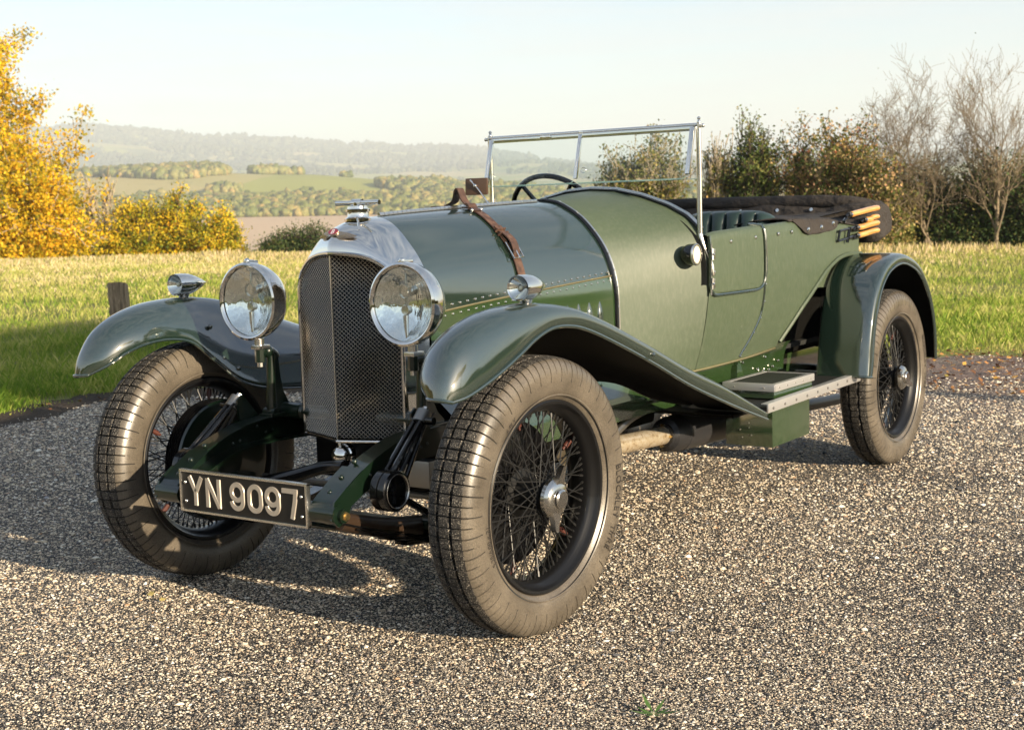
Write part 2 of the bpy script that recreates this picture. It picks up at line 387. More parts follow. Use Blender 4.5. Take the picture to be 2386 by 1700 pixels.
# ---- axles, springs, chassis
mb = MB()
axp = crs([(0, -.60, .37), (0, -.50, .30), (0, -.38, .262), (0, 0, .255), (0, .38, .262), (0, .50, .30), (0, .60, .37)], 30)
for dz, w, h in ((.026, .030, .008), (-.026, .030, .008), (0, .007, .046)):
    rows = [[(w*sx+p[0], p[1], p[2]+dz+h/2*sz) for sx, sz in ((-1, -1), (1, -1), (1, 1), (-1, 1))] for p in axp]; mb.grid(rows, cv=True)
for s_ in (1, -1):
    mb.cyl((0, s_*.60, .33), (0, s_*.60, .50), .024, 14); mb.box((0, s_*.34, .300), (.15, .075, .03), bev=.004)
mb.build('front_axle', M_CHAS, car)
mb = MB(); mb.cyl((-WB, -.58, .414), (-WB, .58, .414), .045, 20); mb.ball((-WB, 0, .414), .16, 20); mb.build('rear_axle', M_BLACK, car)
mb = MB(); mb.cyl((-.16, -.56, .33), (-.16, .56, .33), .013, 10); mb.build('track_rod', M_STEEL, car)
for s_ in (1, -1):
    mb = MB()
    for k in range(6):
        l = .92-.12*k
        pts = [(.455-.455*2*(i/12)*1.0, s_*.327, .385-.105*math.sin(math.pi*i/12)-.0) for i in range(13)]
        pts = [(x, y, z-.008*k) for x, y, z in pts if abs(x) < l*.5]
        rows = [[(x, y-.025, z-.003), (x, y+.025, z-.003), (x, y+.025, z+.003), (x, y-.025, z+.003)] for x, y, z in pts]; mb.grid(rows, cv=True)
    mb.tube(crs([(.42, s_*.327, .378), (.22, s_*.327, .318), (.07, s_*.327, .290)], 12), [.026, .027, .028, .029, .03, .031, .033, .034, .035, .036, .037, .037], 12, flat=.8, mi=1)
    mb.build('leaf_spring', [M_BLACK, M_GAITER], car)
    # dumb iron
    top = [(.492, .425), (.475, .445), (.41, .487), (.33, .530), (.24, .562), (.17, .580), (.06, .592), (-.10, .592), (-.35, .585)]
    bot = [(.470, .385), (.445, .405), (.39, .432), (.33, .458), (.25, .486), (.17, .500), (.06, .506), (-.10, .502), (-.35, .49)]
    tp, bt = crs(top, 36), crs(bot, 36)
    yo, yi = s_*.362, s_*.296
    mb = MB()
    rows = [[(t[0], yi, t[1]), (t[0], yo, t[1]), (b[0], yo, b[1]), (b[0], yo-s_*.004, b[1]), (t[0]-.0, yo-s_*.004, t[1]-.005), (t[0], yi, t[1]-.005)] for t, b in zip(tp, bt)]
    mb.grid(rows, cv=True)
    rows = [[(b[0], yo, b[1]), (b[0], yi, b[1]), (b[0], yi, b[1]+.005), (b[0], yo-s_*.004, b[1]+.005)] for b in bt]; mb.grid(rows, cv=True)
    # wide gusset on top near the knuckle
    g = crs([(.492, .427), (.475, .447), (.41, .489), (.35, .522)], 14)
    mb.grid([[(x, s_*.280, z+.003), (x, yo+s_*.002, z+.003)] for x, z in g])
    mb.cyl((.470, s_*.268, .413), (.470, s_*.372, .413), .030, 24)
    mb.prism([(.50, yo, .40), (.47, yo, .375), (.43, yo, .395), (.40, yo, .46), (.43, yo, .485), (.485, yo, .45)], (0, s_*.006, 0))
    mb.cyl((.462, s_*.372, .408), (.462, s_*.384, .408), .020, 20); mb.cyl((.462, s_*.384, .408), (.462, s_*.397, .408), .009, 12, mi=1); mb.cyl((.462, s_*.384, .408), (.462, s_*.390, .408), .014, 6, mi=1)
    for x, z in ((.395, .502), (.445, .467), (.335, .537)): mb.ball((x, s_*.315, z), .0085, 10)
    for x, z in ((.20, .535), (.23, .53), (.08, .545), (.05, .55), (.32, .50), (-.02, .55)): mb.ball((x, yo, z), .005, 8)
    for x, z in ((.20, .535), (.23, .53), (.08, .545), (.05, .55), (.12, .57)): mb.ball((x, yi, z), .005, 8)
    mb.build('dumb_iron', [M_CHAS, M_BRASS], car, 40)
    # friction shock absorber
    mb = MB()
    c = Vector((.302, s_*.418, .456))
    mb.lathe([(-.030, 0), (-.030, .056), (-.026, .061), (-.002, .061), (.0, .055), (.003, .061), (.026, .061), (.030, .056), (.030, .050)], c, (0, s_, 0), 40)
    mb.lathe([(.030, .050), (.032, .0515), (.033, .050), (.030, .047)], c, (0, s_, 0), 40, mi=2)
    mb.lathe([(.029, .048), (.025, .044), (.025, .018), (.034, .016), (.034, 0)], c, (0, s_, 0), 24)
    for k in range(5):
        a = 2*math.pi*k/5; mb.box(c+Vector((.028*math.cos(a), s_*.029, .028*math.sin(a))), (.022, .004, .006), (0, -a, 0))
    top_ = Vector((.125, s_*.40, .635))
    for dy in (-.014, .010):
        for ww in (-.016, 0, .016):
            d = (top_-c).normalized(); w = d.cross(Vector((0, 1, 0))).normalized()
            a = c+w*ww*2.2+d*.04; b = top_+w*ww*.6
            mb.tube([a+Vector((0, s_*dy, 0)), b+Vector((0, s_*dy, 0))], .008, 8)
    mb.cyl(top_-Vector((0, s_*.03, 0)), top_+Vector((0, s_*.05, 0)), .012, 12)
    d = (top_-c).normalized(); mb.cyl(top_-d*.012, top_+d*.030, .024, 18, mi=1); mb.cyl(top_+d*.030, top_+d*.045, .011, 8, mi=2)
    mb.tube([c, (.16, s_*.45, .36), (.05, s_*.47, .29)], .011, 8)
    mb.build('shock_absorber', [M_BLACK, M_STEEL, M_NICKEL], car, 30)
    # upright bracket
    mb = MB()
    mb.prism([(.13, s_*.366, .575), (.135, s_*.366, .655), (.115, s_*.366, .67), (.095, s_*.366, .655), (.03, s_*.366, .58)], (0, s_*.006, 0))
    for q in ((.115, .64), (.10, .62), (.12, .61)): mb.ball((q[0], s_*.372, q[1]), .004, 8, mi=1)
    mb.build('absorber_bracket', [M_CHAS, M_NICKEL], car)
    # chassis rail and valance
    mb = MB(); mb.box((-1.80, s_*.335, .500), (3.0, .06, .10), bev=.004); mb.build('chassis_rail', M_GLOW, car)
mb = MB(); mb.cyl((-.04, -.30, .603), (-.04, .30, .603), .022, 18)
for s_ in (1, -1): mb.cyl((-.04, s_*.33, .603), (-.04, s_*.24, .603), .027, 18); mb.ball((-.04, s_*.235, .603), .027, 14, (1, .6, 1))
mb.build('front_cross_tube', M_CHAS, car)
# centre tube with chrome end and the black casting carrying it
mb = MB(); mb.cyl((.03, 0, .482), (-.5, 0, .50), .034, 24, mi=1); mb.lathe([(-.02, .0405), (.0, .0405), (.004, .037)], (.035, 0, .482), (1, 0, 0), 28)
mb.ball((.045, 0, .482), .034, 20, (.75, 1, 1)); mb.ball((.045, 0, .522), .009, 10); mb.ball((.045, 0, .442), .011, 10)
mb.build('starting_shaft', [M_CHROME, M_STEEL], car)
mb = MB(); mb.tube(crs([(.06, .03, .452), (.07, -.05, .445), (.12, -.15, .415), (.18, -.26, .39)], 14), .022, 10, flat=1.3)
mb.box((.02, 0, .438), (.08, .10, .03), bev=.008)
mb.build('drag_arm', M_BLACK, car)
mb = MB()
mb.box((-.85, 0, .47), (1.5, .50, .20), bev=.03); mb.box((-.75, 0, .34), (.8, .26, .12), bev=.03); mb.box((-2.0, 0, .45), (.8, .30, .16), bev=.03); mb.cyl((-2.3, 0, .44), (-2.95, 0, .42), .035, 12)
mb.box((-.12, .20, .42), (.10, .14, .09), bev=.01, mi=1)
mb.build('engine_underside', [M_UNDER, M_STEEL], car)

# ---- radiator: V grille, shell
ARCH = [(0, 1.134), (.066, 1.129), (.12, 1.117), (.16, 1.096), (.19, 1.068), (.209, 1.03), (.216, .975)]
def arch_z(y): return float(np.interp(abs(y), [a[0] for a in ARCH], [a[1] for a in ARCH]))
def vx(y, off=0): return .055-.085*min(abs(y), .216)/.216+off
ZB = .536
mb = MB(); pitch = .0135; wr = .00075
def wire(y0, z0, y1, z1, off):
    mb.tube([(vx(y0, off), y0, z0), (vx(y1, off), y1, z1)], wr, 4, caps=False)
for s_ in (1, -1):
    for sg in (1, -1):
        c0 = np.arange(-1.4, 1.5, pitch)
        for k, cc in enumerate(c0):
            ys = np.linspace(0.002, .213, 60); zs = cc + sg*ys + .8
            ok = (zs > ZB+.003) & (zs < np.array([arch_z(y) for y in ys])-.004)
            if ok.sum() > 2:
                i = np.where(ok)[0]; wire(s_*ys[i[0]], zs[i[0]], s_*ys[i[-1]], zs[i[-1]], .001*sg)
mb.tube([(.0565, 0, ZB), (.0565, 0, 1.13)], .0022, 6)
mb.build('radiator_grille', M_MESH, car, fix=False)
mb = MB()
for s_ in (1, -1):
    mb.grid([[(vx(y, -.034), s_*y, ZB), (vx(y, -.034), s_*y, arch_z(y)-.002)] for y in np.linspace(0, .216, 20)])
core = mb.build('radiator_core', mat('radiator_core_black', (.012, .013, .012), .9, spec=.1), car)
mc = core.data.materials[0]; vo = N(mc, 'ShaderNodeTexVoronoi'); vo.inputs['Scale'].default_value = 160; L(mc, objco(mc, (.2, 1, 1)), vo.inputs[0])
L(mc, ramp(mc, vo.outputs[0], [(.3, (.001,)*3), (.6, (.004, .004, .004))]).outputs[0], P(mc).inputs['Base Color'])
# shell
def half_to_full(h): return [(-y, z) for y, z in reversed(h)]+[(y, z) for y, z in h[1:]]
front = half_to_full([(0, 1.134)]+ARCH[1:]+[(.216, .85), (.216, .70), (.216, .53)])
RARCH = [(0, 1.245), (.05, 1.237), (.098, 1.211), (.146, 1.163), (.190, 1.108), (.218, 1.050), (.226, .985), (.225, .85), (.225, .70), (.225, .53)]
rear = half_to_full(RARCH)
NA = 121
F_ = resample(crs(front, 160), NA); B_ = resample(crs(rear, 160), NA)
rows = []
for k in range(13):
    th = (k/12)*math.pi/2; row = []
    for i in range(NA):
        yf, zf = F_[i]; yb, zb = B_[i]; a = math.sin(th)**.95; xx = vx(yf, .006)+(-.16-vx(yf, .006))*(1-math.cos(th))**1.05
        row.append((xx, yf+(yb-yf)*a, zf+(zb-zf)*a))
    rows.append(row)
mb = MB(); mb.grid(rows)
lip = [(vx(y, .004), y, z) for y, z in F_]
sh = mb.build('radiator_shell', M_SHELL, car, 60)
mb = MB(); mb.tube(lip, .0075, 8); mb.tube([(vx(y, .006), y, ZB-.004) for y in np.linspace(-.216, .216, 21)], .005, 8)
mb.build('grille_surround', M_CHROME, sh)
mb = MB(); mb.lathe([(-.004, .044), (.004, .044), (.008, .037), (.013, .035), (.025, .035), (.027, .040), (.034, .040), (.036, .035), (.044, .034), (.047, .0)], (-.088, 0, 1.236), (0, 0, 1), 32)
mb.cyl((-.088, -.092, 1.291), (-.088, .092, 1.291), .0080, 14); mb.cyl((-.088, -.020, 1.290), (-.088, .020, 1.290), .013, 14); mb.cyl((-.088, 0, 1.278), (-.088, 0, 1.292), .014, 14)
mb.tube([(-.06, .02, 1.245), (-.035, .045, 1.232), (-.02, .06, 1.205)], .0035, 8)
mb.build('filler_cap', M_CHROME, sh)
# badge
n_b = Vector((.72, 0, .69)).normalized(); cb = Vector((.030, 0, 1.197)); ub = Vector((0, 1, 0)); wb = n_b.cross(ub)*1.0
wb = Vector((-.69, 0, .72))
def bp(a, b, h): return cb+ub*a+wb*b+n_b*h
mb = MB()
mb.prism([bp(.021*math.cos(t), .014*math.sin(t), .002) for t in np.linspace(0, 2*math.pi, 28, endpoint=False)], n_b*.005, 0)
mb.prism([bp(.019*math.cos(t), .0120*math.sin(t), .0065) for t in np.linspace(0, 2*math.pi, 28, endpoint=False)], n_b*.0012, 1)
for s_ in (1, -1):
    for k in range(11):
        f = k/10; a0 = .013+.004*f; sx = .012+.052*f; ang = -.15-1.2*(1-f)
        tip = (.022+.055*math.sin(.15+1.4*f), -.020+.016*f+.010*f*f)
        base = (.012+.010*f, -.010+.014*f)
        p0 = bp(s_*base[0], base[1], .002); p1 = bp(s_*tip[0], tip[1], -.006-.016*f)
        mb.tube([p0, p0.lerp(p1, .5)+n_b*.003, p1], [.0010, .0021, .0012], 6, mi=0)
tv, tf = text_mesh('B', .026)
mb.add([bp(v.x-.000, v.y-.0092, .0079) for v in tv], tf, 2)
mb.build('winged_badge', [M_BADGE, M_RED, M_WHITE], sh, fix=False)

# ---- bonnet
BR = [(0, 1.284), (.06, 1.274), (.111, 1.251), (.165, 1.216), (.21, 1.172), (.255, 1.115), (.287, 1.053), (.306, .99), (.316, .92), (.318, .80), (.320, .66)]
BF = [(0, 1.245), (.05, 1.236), (.098, 1.210), (.146, 1.162), (.190, 1.107), (.218, 1.049), (.227, .985), (.228, .92), (.228, .85), (.228, .75), (.228, .63)]
XF, XR = -.157, -1.172
def bon(i_t, u):
    """u 0 front..1 rear; i_t in 0..10 param along half section"""
    a = cr(BF, i_t); b = cr(BR, i_t); e = u
    return a[0]+(b[0]-a[0])*(e**.92), a[1]+(b[1]-a[1])*(e**.8)
def bonp(it, x, s_=1, off=0):
    u = (x-XF)/(XR-XF); y, z = bon(it, u)
    y2, z2 = bon(min(it+.05, 10), u); y1, z1 = bon(max(it-.05, 0), u); t = Vector((0, y2-y1, z2-z1)).normalized(); n = Vector((0, -t.z, t.y))
    if n.y < 0 or (abs(n.y) < 1e-6 and n.z < 0): n = -n
    if it < .02: n = Vector((0, 0, 1))
    return Vector((x, s_*(y+n.y*off), z+n.z*off))
ITS = 6.9   # section parameter of the hinge between top and side panels
us = np.linspace(0, 1, 25); xs = [XF+(XR-XF)*u for u in us]
for s_ in (1, -1):
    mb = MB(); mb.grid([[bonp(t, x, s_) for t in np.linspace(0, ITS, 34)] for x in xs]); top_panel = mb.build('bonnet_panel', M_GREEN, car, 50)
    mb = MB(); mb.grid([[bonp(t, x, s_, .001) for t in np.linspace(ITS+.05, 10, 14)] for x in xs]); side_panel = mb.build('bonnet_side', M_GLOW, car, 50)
    mb = MB()
    mb.tube([bonp(ITS+.02, x, s_, .0015) for x in xs], .0038, 8, mi=0)
    for k in range(26):
        x = XF-.03+(XR-XF+.05)*k/25
        mb.ball(bonp(ITS-.22, x, s_, .001), .0042, 8, mi=1); mb.ball(bonp(ITS+.26, x, s_, .001), .0042, 8, mi=1)
    mb.build('bonnet_hinge', [M_BRASS, M_NICKEL], top_panel)
    for k in range(9):
        x = -1.075+.066*k
        mb = MB(); rows = []
        for i in range(9):
            th = math.pi*i/8; row = []
            zc, hh = .850, .055
            for j in range(7):
                ph = j/6; zz = zc+hh-2*hh*ph; w = .016*math.sin(math.pi*min(ph*1.2+.05, 1))**.7 if ph < .97 else .001
                w = .017*(math.sin(math.pi*(ph*.93+.03)))**.8
                it = np.interp(-zz, [-bon(q, (x-XF)/(XR-XF))[1] for q in np.linspace(5, 10, 20)], np.linspace(5, 10, 20))
                p = bonp(it, x+w*math.cos(th), s_, .0005+.010*math.sin(th)*math.sin(math.pi*(ph*.93+.03))); row.append(p)
            rows.append(row)
        mb.grid(rows); mb.build('louvre', M_NICKEL if False else M_LOUV if 'M_LOUV' in globals() else M_GREEN, side_panel)
mb = MB()
for k in range(40):
    x0 = XF-.035-.94*k/40; mb.cyl((x0, 0, bonp(0, x0).z+.004), (x0-.0215, 0, bonp(0, x0-.0215).z+.004), .006, 8)
for s_ in (-1, 1):
    mb.grid([[bonp(.02, x, s_, .0015), bonp(.30, x, s_, .0015)] for x in np.linspace(XF-.035, XF-.975, 20)])
mb.build('top_hinge', M_NICKEL, top_panel)
# front and rear beads
mb = MB(); mb.tube([bonp(abs(t), XR-.004, 1 if t >= 0 else -1, .004) for t in np.linspace(-9.6, 9.6, 90)], .0075, 8); 
mb.build('bonnet_rear_bead', M_BLACK, top_panel)
mb = MB(); mb.tube([bonp(abs(t), XR-.020, 1 if t >= 0 else -1, .004) for t in np.linspace(-9.6, 9.6, 90)], .0055, 8)
for t in (1.2, 2.6, 4.2, 5.6, 6.6, 7.6, 8.4, 9.2): mb.ball(bonp(t, XR-.012, 1, .009), .005, 8)
mb.build('scuttle_bead', M_NICKEL, car)

# ---- bonnet strap
SX = -.635; SW = .0195
mb = MB()
def strap(its, s_, off, w=SW, th=.004, x0=SX):
    rows = []
    for t in its:
        sgn = s_ if t >= 0 else -s_
        a = [bonp(abs(t), x0+w, sgn, off), bonp(abs(t), x0+w, sgn, off+th), bonp(abs(t), x0-w, sgn, off+th), bonp(abs(t), x0-w, sgn, off)]
        rows.append(a)
    mb.grid(rows, cv=True)
strap(np.linspace(0.5, 8.2, 50), 1, .004)
strap(np.linspace(-.5, -8.2, 40), 1, .004)
strap(np.linspace(3.0, 4.6, 16), 1, .010, .018)
# loop standing at the top and trailing tail
def ribbon(pts, w=SW, th=.004):
    rows = []
    for i, p in enumerate(pts):
        p = Vector(p); q0 = Vector(pts[max(i-1, 0)]); q1 = Vector(pts[min(i+1, len(pts)-1)]); t = (q1-q0).normalized(); n = Vector((1, 0, 0)).cross(t).normalized()
        rows.append([p+Vector((w, 0, 0))+n*th/2, p+Vector((w, 0, 0))-n*th/2, p-Vector((w, 0, 0))-n*th/2, p-Vector((w, 0, 0))+n*th/2])
    mb.grid(rows, cv=True)
zt = bonp(0, SX).z
ribbon(crs([(SX, .085, zt-.012), (SX, .045, zt+.008), (SX, .022, zt+.030), (SX+.005, .010, zt+.066), (SX+.004, -.002, zt+.060), (SX-.01, -.025, zt+.025), (SX-.01, -.055, zt+.010), (SX, -.10, zt-.012)], 40))
ribbon(crs([(SX, -.055, zt+.004), (SX, -.11, zt+.006), (SX, -.15, zt-.02)], 16))
# keeper and bulge over the buckle
p = crs([bonp(3.3, SX, 1, .008), bonp(3.7, SX, 1, .020), bonp(4.2, SX, 1, .026), bonp(4.7, SX, 1, .018), bonp(4.95, SX, 1, .006)], 18); ribbon(p, .019, .0035)
for t in (3.3, 3.55): mb.tube([bonp(t, SX+.023, 1, .004), bonp(t, SX+.022, 1, .016), bonp(t, SX-.022, 1, .016), bonp(t, SX-.023, 1, .004)], .004, 6)
ribbon(crs([(SX, .060, zt-.0), (SX, .052, zt+.012), (SX, .044, zt+.012)], 8), .024, .006)
st = mb.build('bonnet_strap', M_LEATHER, car, 50)
mb = MB(); B = [bonp(t, SX+dx, 1, .016) for t, dx in ((4.15, .027), (4.15, -.027), (5.05, -.027), (5.05, .027))]
mb.tube(B, .0032, 8, closed=True); mb.tube([bonp(4.15, SX, 1, .020), bonp(5.1, SX, 1, .020)], .0026, 8)
mb.build('buckle', M_CHROME, st)
for t in (1.35, 7.15):
    for dx in (.026, -.026): mb = MB(); mb.ball(bonp(t, SX+dx, 1, .008), .0065, 10); mb.cyl(bonp(t, SX+dx, 1, 0), bonp(t, SX+dx*1.15, 1, .014), .004, 8); mb.build('strap_guide', M_NICKEL, st)

# ---- scuttle and body
def Wd(x): return float(np.interp(-x, [1.40, 1.54, 1.75, 2.0, 2.4, 2.8, 3.02], [.50, .535, .566, .585, .600, .600, .592]))
def Gz(z): return float(np.interp(z, [.60, .65, .70, .80, .90, .97, 1.05, 1.12, 1.18], [.87, .895, .925, .965, .99, 1.0, 1.0, .995, .975]))
def bY(x, z): return Wd(x)*Gz(z)
def rimz(x): return float(np.interp(-x, [1.50, 1.54, 1.60, 1.90, 2.24, 2.6, 3.02], [1.128, 1.136, 1.145, 1.160, 1.172, 1.165, 1.13]))
A_ = [(y, z) for y, z in BR]; A_ = [(y, z) for y, z in A_][::-1]
A_[0] = (.322, .60)
A_ = [(.322, .60)]+[(y+.002, z+.002) for y, z in BR[::-1][1:]]
SB = [(.466, .60), (.497, .70), (.517, .80), (.531, .90), (.535, .98), (.533, 1.05), (.522, 1.105), (.492, 1.155), (.439, 1.205), (.352, 1.250), (.234, 1.290), (.113, 1.316), (0, 1.323)]
NS = 40
Ar, Br = resample(A_, NS), resample(SB, NS)
mb = MB(); rows = []
XS = -1.54
for k in range(15):
    u = k/14; e = u*(1-.25*(1-u)) ; x = XR-.006+(XS-XR)*u
    ez = u**.85
    row = [(x, a[0]+(b[0]-a[0])*e, a[1]+(b[1]-a[1])*ez) for a, b in zip(Ar, Br)]
    rows.append(row+[(x_, -y_, z_) for x_, y_, z_ in row[::-1][1:]])
mb.grid(rows); scut = mb.build('scuttle', M_CLOTH, car, 60)
# aluminium edge roll on scuttle
arc = [(XS, y, z) for y, z in Br if z > 1.14]; arc = arc+[(x, -y, z) for x, y, z in arc[::-1][1:]]
mb = MB(); mb.tube([(x-.012, y, z+.006) for x, y, z in arc], .011, 10)
mb.build('cockpit_edge_trim', M_NICKEL, scut)
mb = MB(); mb.tube([(x+.004, y, z+.004) for x, y, z in arc], .0045, 8)
mb.build('scuttle_edge_bead', M_BLACK, scut)
# dashboard behind scuttle
mb = MB(); pl = [(XS-.002+.03, y, z-.02) for y, z in Br if z > .95]; pl = pl+[(x, -y, z) for x, y, z in pl[::-1]]
mb.add(pl, [tuple(range(len(pl)))]); mb.build('dashboard', M_DARK, scut)
# sides
def lowz(x): return float(np.interp(-x, [1.5, 1.9, 2.17, 2.22, 2.34, 2.45, 2.545, 2.62, 2.69, 2.76, 2.84, 3.03], [.600, .615, .632, .69, .798, .875, .935, .966, .988, 1.0, 1.005, 1.0]))
xs_b = np.r_[np.linspace(-1.538, -2.17, 16), np.linspace(-2.19, -2.85, 24), np.linspace(-2.88, -2.97, 4)]
def side_rows(s_):
    rows = []
    for x in xs_b:
        z0, z1 = lowz(x), rimz(x); row = [(x, s_*bY(x, z), z) for z in np.linspace(z0, z1-.012, 16)]
        y = bY(x, z1); row += [(x, s_*(y-.006), z1-.003), (x, s_*(y-.016), z1), (x, s_*(y-.026), z1-.004), (x, s_*(y-.030), z1-.014), (x, s_*(y-.03), z1-.30)]
        rows.append(row)
    # round the back corner
    z0, z1 = 1.0, rimz(-3.02)
    for t in np.linspace(.15, 1, 9):
        a = t*math.pi/2; x = -2.97-.075*math.sin(a); yo = bY(-2.97, 1.05)-.075*(1-math.cos(a)); zz = np.linspace(1.0-.3*t, z1-.012, 16)
        ny, nx = math.cos(a), -math.sin(a)
        row = [(x, s_*yo, z) for z in zz]
        for d, z in ((.006, z1-.003), (.016, z1), (.026, z1-.004), (.030, z1-.014), (.03, z1-.30)): row.append((x-nx*d, s_*(yo-ny*d), z))
        rows.append(row)
    yo = rows[-1][0][1]
    for y in (.3, 0): rows.append([(p[0], s_*y if True else 0, p[2]) for p in rows[-1]])
    return rows
for s_ in (1, -1):
    mb = MB(); mb.grid(side_rows(s_)); side = mb.build('body_side', M_CLOTH, car, 50)
    # wheel-arch cut lip
    mb = MB()
    lp = [(x, s_*(bY(x, lowz(x))+.003), lowz(x)) for x in np.linspace(-2.19, -3.0, 30)]
    mb.tube(lp, .010, 8, flat=1.2); mb.build('arch_lip', M_CLOTH, side)
    mb = MB(); rows = []
    for x in np.linspace(-2.17, -3.02, 30): rows.append([(x, s_*(bY(x, lowz(x))-.004), lowz(x)), (x+.02, s_*.40, lowz(x)-.01), (x+.02, s_*.395, .56)])
    mb.grid(rows); mb.build('inner_wheel_arch', M_UNDER, car)
    # sill moulding and valance
    mb = MB(); mb.tube([(x, s_*(bY(x, lowz(x))+.002), lowz(x)-.003) for x in np.linspace(-1.45, -2.165, 20)], .0055, 8); mb.build('sill_moulding', M_BRASS, side)
    mb = MB(); rows = []
    for x in np.linspace(-1.30, -2.50, 24):
        zt = .612 if x > -1.9 else .612+(-x-1.9)*.08
        rows.append([(x, s_*.455, min(zt, .63)), (x, s_*.432, .60), (x, s_*.420, .55), (x, s_*.418, .50)])
    mb.grid(rows)
    for x, z in ((-2.28, .575), (-2.36, .525), (-2.20, .53), (-2.32, .515), (-2.26, .515), (-2.05, .575), (-2.42, .545)): mb.ball((x, s_*.428, z), .006, 8, mi=1)
    mb.prism([(-1.95, s_*.42, .50), (-1.95, s_*.42, .575), (-1.965, s_*.42, .585), (-1.985, s_*.42, .575), (-2.03, s_*.42, .50)], (0, s_*.03, 0))
    mb.prism([(-1.60, s_*.42, .50), (-1.60, s_*.42, .56), (-1.64, s_*.42, .57), (-1.70, s_*.42, .50)], (0, s_*.04, 0))
    mb.build('chassis_valance', [M_GLOW, M_NICKEL], car)
    # forward valance below the bonnet
    mb = MB(); mb.grid([[(x, s_*(.232+(.322-.232)*min(1, (-.16-x)/1.0)), .66), (x, s_*.37, .545), (x, s_*.392, .527), (x, s_*.392, .517)] for x in np.linspace(-.16, -1.60, 20)])
    mb.grid([[(x, s_*.385, .517), (x, s_*.385, .517-.05*min(1, (1.36+x)/.25 if x < -1.1 else 1))] for x in np.linspace(-.3, -1.34, 20)])
    for x, z in ((-1.02, .60), (-1.32, .56), (-.9, .57)): mb.ball((x, s_*.345, z), .005, 8)
    mb.build('front_valance', M_GLOW, car)
# floor and bulkhead so that the cockpit is closed
mb = MB(); mb.box((-2.15, 0, .60), (1.72, .86, .02)); mb.box((-1.19, 0, .85), (.02, .50, .5)); mb.box((-3.0, 0, .75), (.02, .9, .4)); mb.build('cockpit_floor', M_DARK, car)
# snaps
for x in (-1.68, -1.87, -2.07, -2.20):
    mb = MB(); z = rimz(x)-.045; y = bY(x, z); mb.lathe([(0, .008), (.004, .0075), (.006, .004), (.006, 0)], (x, y+.003, z), (0, 1, 0), 12)
    mb.build('hood_stud', M_NICKEL, car)

# ---- door (near side) and its outline
dl, dr, zb = -1.535, -1.945, .897
def bpnt(x, z, off=0, s_=1): return Vector((x, s_*(bY(x, z)+off), z))
for s_ in (1,):
    rows = []
    for x in np.linspace(dl-.012, dr+.012, 16):
        e = min((dl-x), (x-dr)); zlo = zb+.012+max(0, .05-e)**2*8
        rows.append([bpnt(x, z, .0035) for z in np.linspace(zlo, rimz(x)-.010, 14)]+[bpnt(x, rimz(x)-.002, -.006), bpnt(x, rimz(x)+.002, -.018)])
    mb = MB(); mb.grid(rows); door = mb.build('door', M_CLOTH, car, 60)
    pts = [(dl, z) for z in np.linspace(1.13, zb+.06, 8)]+[(dl-.05+.05*math.cos(a), zb+.05-.05*math.sin(a)) for a in np.linspace(.1, 1.45, 6)]+[(x, zb+.003*(i/8)) for i, x in enumerate(np.linspace(dl-.06, dr+.07, 8))]+[(dr+.055-.055*math.sin(a), zb+.06-.055*math.cos(a)) for a in np.linspace(.1, 1.47, 6)]+[(dr-.002, z) for z in np.linspace(zb+.08, 1.145, 8)]
    mb = MB(); mb.tube([bpnt(x, z, .005) for x, z in pts], .0072, 8)
    mb.tube([bpnt(dr-.002, 1.145, .004), bpnt(dr+.0, 1.160, -.002), bpnt(dr+.03, 1.165, -.02), bpnt(dr+.05, 1.165, -.035)], .007, 8)
    mb.build('door_bead', M_BLACK2 if 'M_BLACK2' in globals() else M_GREEN, door)
    mb = MB()
    for z in (1.06, .945):
        mb.cyl(bpnt(dl, z-.022, .014), bpnt(dl, z+.022, .014), .006, 10); mb.box(bpnt(dl-.014, z, .010), (.022, .006, .040), bev=.002); mb.ball(bpnt(dl, z, .020), .006, 8)
    mb.cyl(bpnt(dl, .90, .012), bpnt(dl, 1.10, .012), .004, 8)
    mb.build('door_hinge', M_NICKEL, door)
    seam = crs([(dr-.004, .93), (dr-.010, .85), (dr+.005, .77), (dr+.045, .70), (dr+.095, .625)], 20)
    mb = MB(); mb.tube([bpnt(x, z, .002) for x, z in seam], .0045, 6)
    mb.build('body_seam', M_GREEN, car)
    for i in (1, 5, 9, 13, 17, 19): mb = MB(); mb.ball(bpnt(seam[i][0]-.008, seam[i][1], .003), .0045, 8); mb.build('seam_tack', M_NICKEL, car)

# ---- windscreen
ws = empty('windscreen', (0, 0, 0), car)
for s_ in (1, -1):
    y = s_*.497; mb = MB()
    mb.tube(crs([(-1.535, y, 1.592), (-1.535, y, 1.578), (-1.535, y, 1.566)], 8), [.002, .006, .0075, .0045, .006, .0085, .0085, .008], 12)
    mb.tube([(-1.532, y, 1.566), (-1.532, y, 1.13)], .0085, 12, flat=1.25)
    mb.tube(crs([(-1.532, y, 1.14), (-1.535, y+s_*.012, 1.09), (-1.55, y+s_*.035, 1.03), (-1.555, y+s_*.042, .975)], 12), [.011, .012, .013, .013, .012, .011, .011, .010, .010, .010, .010, .008], 12)
    mb.ball((-1.555, s_*.545, .99), .006, 8)
    mb.ball((-1.530, y+s_*.020, 1.556), .008, 10); mb.cyl((-1.530, y, 1.556), (-1.530, y+s_*.016, 1.556), .0065, 10)
    mb.cyl((-1.548, y*.985, 1.30), (-1.548, y*.985, 1.13), .006, 8)
    mb.build('windscreen_post', M_POSTM, ws)
T0 = Vector((-1.520, 0, 1.552)); T1 = Vector((-1.470, 0, 1.372)); dn = (T1-T0).normalized()
mb = MB()
mb.cyl((-1.527, -.497, 1.560), (-1.527, .497, 1.560), .0075, 12)
mb.box((-1.522, 0, 1.546), (.012, .96, .018), bev=.003)
